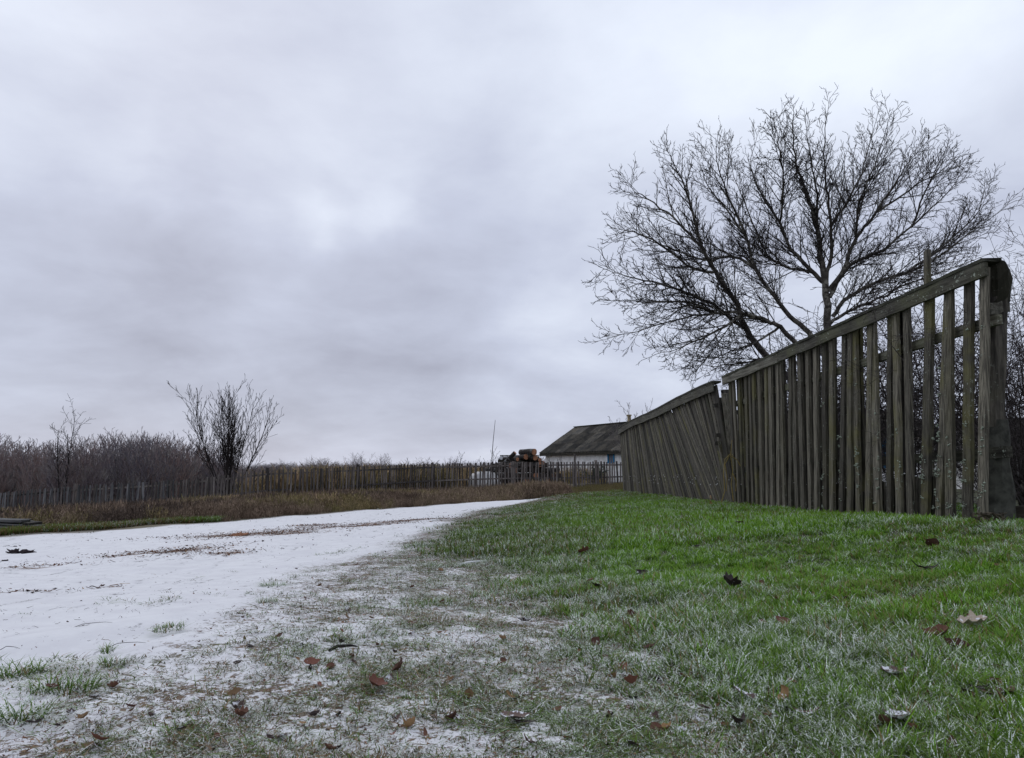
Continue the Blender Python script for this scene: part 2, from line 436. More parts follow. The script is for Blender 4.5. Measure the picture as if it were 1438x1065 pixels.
PATCHES = [(250,774,0.42,0.42),(222,777,0.35,0.22),(330,752,0.75,0.5),(395,749,0.7,0.5),(510,738,0.9,0.5),(318,777,.25,.16),(575,731,1.0,.5),(150,827,.09,.05),(20,832,.16,.05),(440,738,.4,.3),(180,782,.12,.1),(60,795,.3,.1)]
PATCHW = [(gpt(a, b), c*1.25, d*1.6) for a, b, c, d in PATCHES]

def farside_of(x, y):
    fe = sorted((v.x, v.y) for v in far_edge); fx = [a[0] for a in fe]; fy = [a[1] for a in fe]
    yy = np.interp(x, fx+[1.2, 4, 8], fy+[26.3, 28.5, 29.5]); yy = np.where(x < fx[0], fy[0]+(x-fx[0])*.3, yy)
    return (y > yy-.05) & (y > 3)
def masks(x, y):
    x = np.asarray(x, float); y = np.asarray(y, float)
    r = np.hypot(x, y)
    sr = sdist(x, y, ROAD); sl = sdist(x, y, LAWN)
    wob = wav(x, y, 21, 3, 1.6)*0.22*np.clip(r/4, 0.5, 2)
    road = sstep(sr+wob*0.6, -0.10*np.clip(r/2.5, 1, 3), 0.25*np.clip(r/2.5, .8, 2))
    tw_ = np.clip(r/3.5, .8, 1.35)
    lawn = sstep(sl+wob*1.5, -0.55*tw_, 0.55*tw_)
    return road, lawn, sr, sl

def build_ground():
    th = np.concatenate([np.linspace(math.radians(32), math.radians(148), 420), np.linspace(math.radians(148), math.radians(392), 90)[1:-1]])
    rr = np.concatenate([[0.25, 0.5, 0.75], np.geomspace(0.95, 40, 330), np.geomspace(41, 2200, 70)])
    TH, RR = np.meshgrid(th, rr)
    X = (RR*np.cos(TH)).ravel(); Y = (RR*np.sin(TH)).ravel()
    Z = height(X, Y)
    road, lawn, sr, sl = masks(X, Y)
    r = RR.ravel()
    near = np.exp(-r/7)
    Z = Z + near*(1-road)*0.006*wav(X, Y, 9, 3, 22) + near*0.003*wav(X, Y, 12, 3, 40)
    tr_ = [(v.x, v.y) for v in TRACK]; d0 = pdist(X, Y, tr_)
    Z = Z + road*(-.014*np.exp(-(d0/.09)**2)+.008*np.exp(-((d0-.2)/.09)**2)-.016*np.exp(-((d0-1.5)/.16)**2)+.010*np.exp(-((d0-1.2)/.12)**2)+.006*wav(X, Y, 19, 3, 5))*(r < 25)
    nr, nt_ = len(rr), len(th)
    idx = np.arange(nr*nt_).reshape(nr, nt_)
    a = idx[:-1, :]; b = idx[1:, :]; c = np.roll(idx, -1, 1)[1:, :]; d = np.roll(idx, -1, 1)[:-1, :]
    F = np.stack([a, b, c, d], -1).reshape(-1, 4)
    V = np.stack([X, Y, Z], 1)
    # coverage fields
    thin = (1-road)*(1-lawn)
    tw = wav(X, Y, 31, 3, 3.2)
    vis = (Y < 30)
    snow = road*1.0 + thin*np.clip(0.69+0.10*tw+0.13*wav(X, Y, 33, 3, 12) - 0.045*np.clip(r-2.5, 0, 8), 0.25, 0.97) + lawn*(1-road)*0.25
    # beyond the road (weed strip, fields) hardly any snow
    farside = farside_of(X, Y) & (sdist(X, Y, ROAD) < 0.02)
    snow = np.where(farside, snow*0.02*0 + road, snow)
    earth = np.where(farside, 1.0, 0.0)
    patch = np.zeros_like(X)
    for (p, lx, ly) in PATCHW:
        dx, dy = X-p.x, Y-p.y
        ca, sa = math.cos(0.12), math.sin(0.12)
        u = (dx*ca+dy*sa)/lx; v = (-dx*sa+dy*ca)/ly
        patch = np.maximum(patch, np.exp(-(u*u+v*v)))
    td = pdist(X, Y, [(v.x, v.y) for v in TRACK])
    mat = ground_mat()
    FX = X[F].mean(1); FY = Y[F].mean(1)
    isroad = sdist(FX, FY, ROAD) > -0.02
    for nm, sel in (('snowy_road', isroad), ('ground', ~isroad)):
        Fs = F[sel]; u, inv = np.unique(Fs, return_inverse=True); Fs = inv.reshape(Fs.shape)
        me = mesh_from(nm, V[u], Fs[:, ::-1] if False else Fs, mat, True)
        for an, ar in (('snow', snow), ('road', road), ('lawn', lawn), ('earth', earth), ('patch', patch), ('trackd', td)):
            float_attr(me, an, ar[u])
        o = link(nm, me); o['kind'] = 'structure'
def ground_mat():
    m, nt, bs = new_mat('frosted_ground'); g = NT(nt)
    pos = g.geo().outputs['Position']
    snow, road, lawn, earth, patch, td = [g.attr(a) for a in ('snow', 'road', 'lawn', 'earth', 'patch', 'trackd')]
    n_f = g.noise(pos, 95, 4, 0.7); n_m = g.noise(pos, 28, 5, 0.65, 0.3); n_l = g.noise(pos, 6, 4, 0.6)
    # bare matter under the snow: litter browns, dark soil, some green
    lit = g.mix(g.ss(n_m, 0.35, 0.65), (0.030, 0.024, 0.018), (0.15, 0.095, 0.055))
    lit = g.mix(g.ss(n_f, 0.55, 0.7), lit, (0.25, 0.19, 0.11))
    lit = g.mix(g.math('MULTIPLY', g.ss(n_l, 0.45, 0.6), 0.5), lit, (0.045, 0.06, 0.02))
    lit = g.mix(g.math('MULTIPLY', lawn, 0.7), lit, (0.03, 0.045, 0.015))
    e_n = g.noise(pos, 0.7, 5, 0.6)
    ear = g.mix(g.ss(e_n, 0.4, 0.6), (0.05, 0.042, 0.026), (0.105, 0.088, 0.045))
    lit = g.mix(earth, lit, ear)
    # streaks on the road, drawn out along its direction
    st = g.noise(g.mapping(pos, (9, 3.0, 4), (0, 0, math.radians(52))), 1.0, 7, 0.72, 0.4)
    st2 = g.noise(g.mapping(pos, (30, 9, 9), (0, 0, math.radians(48))), 1.0, 4, 0.7)
    big = g.noise(pos, 0.55, 3, 0.5)
    thr = g.math('ADD', 0.585, g.math('MULTIPLY', g.math('SUBTRACT', big, 0.5), -0.25))
    sfac = g.ss(st, thr, g.math('ADD', thr, 0.06))
    sfac = g.math('MULTIPLY', sfac, g.ss(st2, 0.44, 0.58))
    # loose flecks of grit, thicker towards the grass
    fk = g.noise(g.mapping(pos, (13, 11, 13)), 1.0, 6, 0.8)
    fk2 = g.noise(pos, 1.7, 3, 0.6)
    sfac = g.math('MAXIMUM', sfac, g.ss(fk, g.math('SUBTRACT', 0.76, g.math('MULTIPLY', fk2, 0.22)), g.math('SUBTRACT', 0.79, g.math('MULTIPLY', fk2, 0.22))))
    pf = g.ss(g.math('ADD', g.math('MULTIPLY', patch, 0.30), g.math('MULTIPLY', g.noise(g.mapping(pos, (8, 9, 9)), 1.0, 8, 0.85), 1.0)), 0.72, 0.80)
    tn = g.noise(pos, 12, 3, 0.6)
    tr = g.math('MULTIPLY', g.ss(td, 0.018, 0.005), g.ss(tn, 0.36, 0.5))
    cover_thin = g.ss(g.math('ADD', g.math('MULTIPLY', n_f, 0.5), g.math('MULTIPLY', n_m, 0.5)), g.math('SUBTRACT', g.math('MULTIPLY', snow, 0.42), -0.28), g.math('SUBTRACT', g.math('MULTIPLY', snow, 0.42), -0.33), 0.0, 1.0)
    inv = g.math('SUBTRACT', 1.0, cover_thin)
    # amount of snow: noise low -> snow
    cov = g.ss(g.math('ADD', g.math('MULTIPLY', n_f, 0.5), g.math('MULTIPLY', n_m, 0.5)), g.math('ADD', g.math('MULTIPLY', snow, 0.36), 0.26), g.math('ADD', g.math('MULTIPLY', snow, 0.36), 0.32), 1.0, 0.0)
    holes = g.math('MULTIPLY', g.math('MAXIMUM', g.math('MULTIPLY', sfac, 0.75), pf), road)
    rdirt = g.mix(pf, (0.09, 0.083, 0.09), g.mix(g.ss(n_m, 0.3, 0.7), (0.11, 0.05, 0.028), (0.30, 0.20, 0.14)))
    bare = g.mix(road, lit, rdirt)
    snowc = g.mix(g.ss(n_l, 0.3, 0.7), (0.66, 0.655, 0.675), (0.74, 0.74, 0.75))
    rc = g.mix(holes, snowc, bare)
    rc = g.mix(g.math('MULTIPLY', tr, g.math('MULTIPLY', road, 0.75)), rc, (0.22, 0.21, 0.2))
    tc = g.mix(cov, lit, snowc)
    c = g.mix(road, tc, rc)
    g.l(c, bs.inputs['Base Color'])
    h = g.math('ADD', g.math('MULTIPLY', cov, 0.6), g.math('ADD', g.math('MULTIPLY', n_f, 0.5), g.math('MULTIPLY', holes, -0.8)))
    g.bump(h, 0.6, 0.006, bs)
    bs.inputs['Roughness'].default_value = 0.8
    return m
build_ground()

# ------------------------------------------------------------------ scatter through geometry nodes (stuff only)
def scatter(name, P, rot, scl, pidx, protos, attrs, label, cat):
    me = bpy.data.meshes.new(name)
    P = np.asarray(P, np.float32); n = len(P)
    me.vertices.add(n); me.vertices.foreach_set('co', P.ravel())
    float_attr(me, 'rot', rot, typ='FLOAT_VECTOR'); float_attr(me, 'scl', scl, typ='FLOAT_VECTOR'); int_attr(me, 'pidx', pidx)
    for k, v in attrs.items(): float_attr(me, k, v)
    o = link(name, me); tag(o, label, cat, kind='stuff')
    pc = bpy.data.collections.new(name+'_kinds')
    for i, pm in enumerate(protos):
        po = bpy.data.objects.new('%s_kind_%03d' % (name, i), pm); pc.objects.link(po)
    ng = bpy.data.node_groups.new(name+'_nodes', 'GeometryNodeTree')
    ng.interface.new_socket('Geometry', in_out='INPUT', socket_type='NodeSocketGeometry')
    ng.interface.new_socket('Geometry', in_out='OUTPUT', socket_type='NodeSocketGeometry')
    N = ng.nodes.new; L = ng.links.new
    gi, go = N('NodeGroupInput'), N('NodeGroupOutput')
    ci = N('GeometryNodeCollectionInfo'); ci.inputs['Collection'].default_value = pc
    ci.inputs['Separate Children'].default_value = True; ci.inputs['Reset Children'].default_value = True
    ip = N('GeometryNodeInstanceOnPoints'); ip.inputs['Pick Instance'].default_value = True
    def na(nm, t):
        a = N('GeometryNodeInputNamedAttribute'); a.data_type = t; a.inputs['Name'].default_value = nm
        return a.outputs['Attribute']
    L(gi.outputs[0], ip.inputs['Points']); L(ci.outputs[0], ip.inputs['Instance'])
    L(na('pidx', 'INT'), ip.inputs['Instance Index'])
    e2r = N('FunctionNodeEulerToRotation'); L(na('rot', 'FLOAT_VECTOR'), e2r.inputs[0]); L(e2r.outputs[0], ip.inputs['Rotation'])
    L(na('scl', 'FLOAT_VECTOR'), ip.inputs['Scale']); L(ip.outputs[0], go.inputs[0])
    md = o.modifiers.new('scatter', 'NODES'); md.node_group = ng
    return o

def blade_mesh(name, n, rad, h, lean, w, mat, seed, segs=3, flat=0.0, curl=0.6):
    rs = random.Random(seed); V = []; F = []; tip = []; bv = []
    for k in range(n):
        a = rs.uniform(0, 6.283); rr = rad*math.sqrt(rs.random()); bx, by = rr*math.cos(a), rr*math.sin(a)
        da = a + rs.uniform(-1.2, 1.2) if rs.random() < 0.7 else rs.uniform(0, 6.283)
        hh = h*rs.uniform(0.45, 1.1); ln = lean*rs.uniform(0.3, 1.5)
        if rs.random() < flat: ln *= 2.5; hh *= 0.5
        ww = w*rs.uniform(0.7, 1.3); wa = da+math.pi/2+rs.uniform(-.5, .5)
        b = len(V); rnd = rs.random()
        for i in range(segs+1):
            t = i/segs
            off = ln*(t**(1+curl)); z = hh*(t - 0.35*min(1.2, ln/max(hh, 1e-4))*t*t*0.6)
            x = bx+math.cos(da)*off; y = by+math.sin(da)*off
            q = ww*(1-t**1.7)*0.5
            if i < segs:
                V += [(x-math.cos(wa)*q, y-math.sin(wa)*q, z), (x+math.cos(wa)*q, y+math.sin(wa)*q, z)]; tip += [t, t]; bv += [rnd, rnd]
            else:
                V.append((x, y, z)); tip.append(t); bv.append(rnd)
        for i in range(segs-1): F.append((b+2*i, b+2*i+1, b+2*i+3, b+2*i+2))
        F.append((b+2*segs-2, b+2*segs-1, b+2*segs))
    me = mesh_from(name, V, F, mat); float_attr(me, 'tip', tip); float_attr(me, 'bv', bv)
    return me

def grass_mat():
    m, nt, bs = new_mat('frosted_grass'); g = NT(nt)
    tip, bv = g.attr('tip'), g.attr('bv')
    fr = g.attr('frost', 'INSTANCER'); dry = g.attr('dry', 'INSTANCER')
    pos = g.geo().outputs['Position']
    n = g.noise(pos, 260, 2, 0.6); n2 = g.noise(pos, 7.0, 4, 0.65)
    gr = g.mix(tip, (0.026, 0.068, 0.005), (0.20, 0.42, 0.024))  # roots darkened: shade deep in the tufts is painted into the blade colour
    gr = g.mix(g.ss(bv, 0.6, 1.0), gr, (0.27, 0.44, 0.05))
    dr = g.mix(g.math('FRACT', g.math('MULTIPLY', bv, 5.3)), (0.09, 0.045, 0.022), (0.30, 0.20, 0.10))
    dull = g.attr('dull', 'INSTANCER')
    gr = g.mix(dull, gr, g.mix(tip, (0.02, 0.028, 0.01), (0.115, 0.145, 0.045)))  # dull blades carry the same painted root shade
    isdry = g.ss(g.math('ADD', bv, g.math('SUBTRACT', dry, 1.0)), -0.03, 0.03)
    c = g.mix(isdry, gr, dr)
    hb = g.math('FRACT', g.math('MULTIPLY', bv, 17.37))
    frv = g.math('ADD', fr, g.math('MULTIPLY', g.math('SUBTRACT', n2, 0.5), 0.35))
    blade_on = g.ss(g.math('SUBTRACT', frv, hb), -0.05, 0.10)
    crust = g.ss(g.math('ADD', n, g.math('MULTIPLY', tip, 0.13)), 0.53, 0.59)
    dust = g.math('MULTIPLY', g.ss(n, 0.60, 0.68), g.math('MULTIPLY', frv, 0.7))
    f = g.math('MULTIPLY', g.math('MAXIMUM', g.math('MULTIPLY', blade_on, crust), dust), 0.9)
    c = g.mix(f, c, (0.90, 0.93, 0.91))
    g.l(c, bs.inputs['Base Color'])
    bs.inputs['Roughness'].default_value = 0.6; bs.inputs['Specular IOR Level'].default_value = 0.2
    # thin leaves let some light through
    tr = g.n('ShaderNodeBsdfTranslucent'); g.l(c, tr.inputs[0])
    mx = g.n('ShaderNodeMixShader'); mx.inputs[0].default_value = 0.18
    out = [x for x in nt.nodes if x.type == 'OUTPUT_MATERIAL'][0]
    g.l(bs.outputs[0], mx.inputs[1]); g.l(tr.outputs[0], mx.inputs[2]); g.l(mx.outputs[0], out.inputs[0])
    return m
M_GRASS = grass_mat()

def fan_points(n, y0, y1, half=0.80, power=1.0, xmax=6.0, xmin=-30.0):
    """points with a density that falls with distance from the lens, inside the visible fan"""
    u = NR.rand(n)
    y = (y0**(1-power) + u*(y1**(1-power)-y0**(1-power)))**(1/(1-power)) if abs(power-1) > 1e-6 else y0*(y1/y0)**u
    x = (NR.rand(n)*2-1)*half*(y+0.5)
    k = (x < xmax) & (x > xmin)
    return x[k], y[k]
near_fence_x = lambda y: 3.34-0.037*(y-5.2)
def build_grass():
    protos = []
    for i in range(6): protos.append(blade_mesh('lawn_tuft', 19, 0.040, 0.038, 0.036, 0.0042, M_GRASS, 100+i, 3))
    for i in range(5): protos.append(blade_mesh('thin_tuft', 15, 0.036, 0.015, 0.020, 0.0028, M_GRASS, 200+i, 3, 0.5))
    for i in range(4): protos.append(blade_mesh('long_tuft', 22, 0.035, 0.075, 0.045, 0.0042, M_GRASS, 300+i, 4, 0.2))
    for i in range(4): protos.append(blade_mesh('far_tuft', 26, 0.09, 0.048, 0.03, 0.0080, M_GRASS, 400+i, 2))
    PX, PY, S, I, FR, DR, SZ, DU = [], [], [], [], [], [], [], []
    def put(x, y, s, i, fr, dr, sz, du=0.0):
        DU.append(np.zeros(len(x))+du)
        PX.append(x); PY.append(y); S.append(s); I.append(i); FR.append(fr); DR.append(dr); SZ.append(sz)
    # lawn, near
    x, y = fan_points(60000, 0.9, 9, power=1.35, xmax=5.5)
    road, lawn, sr, sl = masks(x, y)
    k = NR.rand(len(x)) < lawn*(1-road)
    x, y = x[k], y[k]; n = len(x)
    fld = wav(x, y, 51, 3, 1.9); fl2 = wav(x, y, 52, 3, 6.5)
    fl3 = wav(x, y, 53, 3, 16)
    fr = np.clip(0.15-0.07*np.exp(-((y-1.6)/1.0)**2)*sstep(x, .6, 1.2)+0.10*fld+0.16*fl2+0.34*fl3 + 0.22*NR.randn(n) + 0.22*(1-sstep(sl[k], 0.0, 0.6)) - 0.06*sstep(y, 2.2, 4), 0.0, 0.9)
    put(x, y, (0.6+0.6*NR.rand(n))*(1+0.2*fld-0.25*fl3)*np.clip(0.72+0.06*y, 0.7, 1.15), NR.randint(0, 6, n), fr, np.clip(0.12+0.16*wav(x, y, 60, 3, 2.4)+0.10*wav(x, y, 61, 3, 9), 0, 0.6), 0.85+0.4*NR.rand(n), np.clip(.05+.25*wav(x, y, 62, 3, 1.6)+.25*wav(x, y, 63, 3, 7)+.5*(1-sstep(sl[k], 0, .6)), 0, 1))
    # longer grass at the right edge, along the fence foot and in loose tussocks
    x, y = fan_points(15000, 1.0, 21, power=1.1, xmax=5.0)
    road, lawn, sr, sl = masks(x, y)
    fx = near_fence_x(y)
    p = 0.07*lawn*(y < 9) + 0.95*np.exp(-((x-fx+0.03)/0.12)**2) + 0.9*sstep(x-0.62*y-0.05, 0, 0.15)*(y < 3.0) + 0.15*(wav(x, y, 77, 2, 3.0) > 0.5)*lawn*(y < 8)
    k = NR.rand(len(x)) < p
    x, y = x[k], y[k]; n = len(x)
    put(x, y, 0.55+0.4*NR.rand(n), 11+NR.randint(0, 4, n), np.clip(0.25+0.3*wav(x, y, 51, 3, 1.9), 0.02, 0.8), np.full(n, 0.12), 0.8+0.3*NR.rand(n))
    # lawn, farther
    x, y = fan_points(65000, 5.5, 27, power=0.8, xmax=5.5)
    road, lawn, sr, sl = masks(x, y)
    k = NR.rand(len(x)) < lawn*(1-road)
    x, y = x[k], y[k]; n = len(x)
    fld = wav(x, y, 51, 3, 1.9)
    put(x, y, 0.7+0.5*NR.rand(n), 15+NR.randint(0, 4, n), np.clip(0.17+0.10*fld+0.12*wav(x, y, 54, 3, 5)+0.2*NR.randn(n), 0.02, 0.85), np.clip(0.08+0.25*sstep(y, 12, 22)+0.12*wav(x, y, 60, 3, 2.4), 0, 0.6), 0.7+0.5*NR.rand(n), np.clip(.03+.2*wav(x, y, 62, 3, 1.6)+.5*(1-sstep(sl[k], 0, 1.2)), 0, 1))
    # thin trodden grass between lawn and road
    x, y = fan_points(125000, 0.9, 24, power=1.2, xmax=3.5)
    road, lawn, sr, sl = masks(x, y)
    cl = wav(x, y, 81, 3, 4.0)
    edge = np.exp(-(np.clip(sr, 0, 9)/0.28)**2)
    far_side = farside_of(x, y)
    cl2 = wav(x, y, 85, 3, 11.0)
    den = np.clip(0.36+0.08*cl+0.40*cl2+0.14*np.clip(y-2.5, 0, 4), 0.05, 1)*sstep(-sr, -0.02, 0.9+0*y)**.7 + 0.05
    p = (1-lawn)*(np.where(sr < 0.0, den, 0.22*np.exp(-(np.clip(sr, 0, 9)/0.45)**2)*(cl+cl2 > 0.45)))*(~far_side)
    k = NR.rand(len(x)) < p
    x, y = x[k], y[k]; n = len(x)
    big = NR.rand(n) < 0.05
    fr = np.clip(0.24+0.12*wav(x, y, 83, 3, 5)+0.28*NR.randn(n)+0.06*np.clip(y-2.5, 0, 5), 0.03, 0.9)
    put(x, y, (0.5+0.6*NR.rand(n))*np.clip(0.66+0.12*y, 0.7, 2.2), 6+NR.randint(0, 5, n), fr, np.clip(0.54-0.10*y+0.25*wav(x, y, 84, 3, 1.7)+0.25*wav(x, y, 86, 3, 9), 0.06, 0.97), 0.8+0.7*NR.rand(n), np.clip(0.75+0.3*NR.randn(n)-0.35*np.exp(-(np.clip(-sl[k], 0, 9)/0.35)**2), 0, 1))
    # green verge beyond the road on the left
    ve = [gpt(*q) for q in [(-80,757),(0,752),(90,746),(200,738),(300,733)]]
    n0 = 15000; t = NR.rand(n0)*(len(ve)-1.001); ii = t.astype(int); f = t-ii
    vx = np.array([v.x for v in ve]); vy = np.array([v.y for v in ve])
    x = vx[ii]*(1-f)+vx[ii+1]*f; y = vy[ii]*(1-f)+vy[ii+1]*f - .12 + np.abs(NR.randn(n0))*np.where(t < 3, 1.5, 0.5)
    n = n0
    put(x, y, 1.0+0.8*NR.rand(n), 15+NR.randint(0, 4, n), np.clip(0.12+0.2*wav(x, y, 51, 3, 1.9), 0, 0.4), np.clip(0.4+0.3*wav(x, y, 60, 3, 1.4), 0, .8), 1.0+0.5*NR.rand(n), 0.65)
    x = np.concatenate(PX); y = np.concatenate(PY); n = len(x)
    z = height(x, y) + 0.001
    s = np.concatenate(S)[:, None]*np.ones((1, 3)); s[:, 2] *= np.concatenate(SZ)
    rot = np.stack([NR.randn(n)*0.12, NR.randn(n)*0.12, NR.rand(n)*6.283], 1)
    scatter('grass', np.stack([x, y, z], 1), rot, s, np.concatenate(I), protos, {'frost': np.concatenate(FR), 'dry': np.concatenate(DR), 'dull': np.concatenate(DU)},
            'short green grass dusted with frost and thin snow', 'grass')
build_grass()

def litter_mat():
    m, nt, bs = new_mat('leaf_litter'); g = NT(nt)
    t = g.attr('tint', 'INSTANCER'); cr = g.n('ShaderNodeValToRGB'); e = cr.color_ramp.elements
    e[0].color = (0.016, 0.013, 0.014, 1); e[1].color = (0.36, 0.25, 0.15, 1)
    for p, c in ((0.35, (0.06, 0.028, 0.02)), (0.6, (0.14, 0.065, 0.038)), (0.8, (0.24, 0.13, 0.07))):
        q = e.new(p); q.color = (*c, 1)
    g.l(t, cr.inputs[0]); g.l(cr.outputs[0], bs.inputs['Base Color']); return m
def build_litter():
    m = litter_mat(); protos = []
    for i in range(5):
        rs = random.Random(60+i); V = [(0, 0, .25)]; n = 6
        for k in range(n):
            a = 6.283*k/n; r = rs.uniform(.35, 1)
            V.append((math.cos(a)*r, math.sin(a)*r*rs.uniform(.3, .8), rs.uniform(.0, .5)))
        protos.append(mesh_from('crumb', V, [(0, k+1, (k+1) % n+1) for k in range(n)], m))
    for i in range(3):
        rs = random.Random(70+i); pts = [Vector((j-1.5, rs.uniform(-.25, .25), rs.uniform(.05, .35))) for j in range(4)]
        protos.append(tubes_mesh('crumb_stalk', [(pts, [.10, .09, .08, .04])], 3, m))
    X, Y, S, T = [], [], [], []
    x, y = fan_points(80000, 0.9, 16, power=1.25, xmax=5.0)
    road, lawn, sr, sl = masks(x, y); cl = wav(x, y, 140, 3, 5)
    k = NR.rand(len(x)) < np.where(sr < 0.05, (1-lawn)*np.clip(.55+.45*cl-.06*(y-3), .06, 1)+lawn*.12, 0.05*np.exp(-sr/.8))
    k &= ~farside_of(x, y)
    x, y = x[k], y[k]; n = len(x); X.append(x); Y.append(y); S.append((0.0020+0.0045*NR.rand(n)**2.2)*np.clip(.75+.22*y, 1, 4)); T.append(np.clip(.50+.22*wav(x, y, 141, 3, 3)+.24*NR.randn(n), 0, 1))
    # grit and crumbs of soil where the road is bare
    for (p, lx, ly) in PATCHW:
        n = int(900*min(1.4, lx*ly*2.5)+30); x = p.x+NR.randn(n)*lx*.62; y = p.y+NR.randn(n)*ly*.62
        X.append(x); Y.append(y); S.append(0.006+0.020*NR.rand(n)**2); T.append(np.clip(.5+.25*NR.randn(n), 0, 1))
    n = 7000; t = NR.rand(n); y = 1.8*(19/1.8)**t; x = -0.75*y*NR.rand(n)
    sr = sdist(x, y, ROAD); cl = wav(x*.5, y*1.6, 150, 3, 1.6); k = (sr > 0.05) & (NR.rand(n) < np.clip(.1+.8*cl, 0, 1)); x, y = x[k], y[k]; n = len(x)
    X.append(x); Y.append(y); S.append(0.0015*y*(0.5+NR.rand(n)**3*1.6)); T.append(np.clip(.15+.15*NR.randn(n), 0, 1))
    x, y, s, t = map(np.concatenate, (X, Y, S, T)); n = len(x)
    z = height(x, y)+.003
    scatter('leaf_litter', np.stack([x, y, z], 1), np.stack([NR.randn(n)*.35, NR.randn(n)*.35, NR.rand(n)*6.28], 1), s[:, None]*np.ones((1, 3)), NR.randint(0, 8, n), protos, {'tint': t},
            'crumbs of brown leaf litter, stalk bits and grit strewn over grass and road', 'litter')
build_litter()

# ------------------------------------------------------------------ dry weeds of the verge and the field
def weed_mat():
    m, nt, bs = new_mat('dry_weeds'); g = NT(nt)
    tint = g.attr('tint', 'INSTANCER'); sh = g.attr('shade', 'INSTANCER'); bv = g.attr('bv')
    cr = g.n('ShaderNodeValToRGB'); e = cr.color_ramp.elements
    e[0].position = 0.0; e[0].color = (0.06, 0.052, 0.054, 1)
    e[1].position = 1.0; e[1].color = (0.52, 0.42, 0.20, 1)
    for p, c in ((0.25, (0.14, 0.098, 0.07)), (0.5, (0.25, 0.185, 0.135)), (0.62, (0.17, 0.15, 0.055)), (0.8, (0.42, 0.29, 0.19))):
        q = e.new(p); q.color = (*c, 1)
    g.l(tint, cr.inputs[0])
    vm = g.n('ShaderNodeVectorMath', operation='SCALE'); g.l(cr.outputs[0], vm.inputs[0])
    g.l(g.math('MULTIPLY', g.ss(bv, 0, 1, 0.6, 1.5), sh), vm.inputs['Scale'])
    g.l(vm.outputs[0], bs.inputs['Base Color']); bs.inputs['Roughness'].default_value = 0.9; bs.inputs['Specular IOR Level'].default_value = 0.1
    return m
M_WEED = weed_mat()
def stalk_mesh(name, n, rad, h, mat, seed, w=0.006):
    """dead stalks with short side stems and seed heads"""
    rs = random.Random(seed); V = []; F = []; bv = []
    def strip(p, d, L, w0, rnd):
        b = len(V); sidev = Vector((rs.uniform(-1, 1), rs.uniform(-1, 1), 0.1)).normalized()
        q = p.copy(); dd = d.copy()
        for i in range(4):
            ww = w0*(1-i/3.6)*0.5
            V.append(tuple(q-sidev*ww)); V.append(tuple(q+sidev*ww)); bv.extend([rnd, rnd])
            dd = (dd+Vector((rs.uniform(-.2, .2), rs.uniform(-.2, .2), -0.06*i))).normalized(); q = q+dd*(L/3)
        for i in range(3): F.append((b+2*i, b+2*i+1, b+2*i+3, b+2*i+2))
        return q
    for k in range(n):
        a = rs.uniform(0, 6.283); rr = rad*math.sqrt(rs.random())
        p = Vector((rr*math.cos(a), rr*math.sin(a), -0.02)); d = Vector((rs.uniform(-.35, .35), rs.uniform(-.35, .35), 1)).normalized()
        L = h*rs.uniform(0.4, 1.1); rnd = rs.random()
        strip(p, d, L, w*rs.uniform(.7, 1.4), rnd)
        for j in range(rs.randint(1, 4)):
            t = rs.uniform(0.35, 0.95); dd = (d+Vector((rs.uniform(-1, 1), rs.uniform(-1, 1), rs.uniform(-.2, .4)))).normalized()
            strip(p+d*L*t, dd, L*rs.uniform(0.12, 0.3), w*1.6, min(1, rnd+rs.uniform(-.1, .3)))
    me = mesh_from(name, V, F, mat); float_attr(me, 'bv', bv); return me
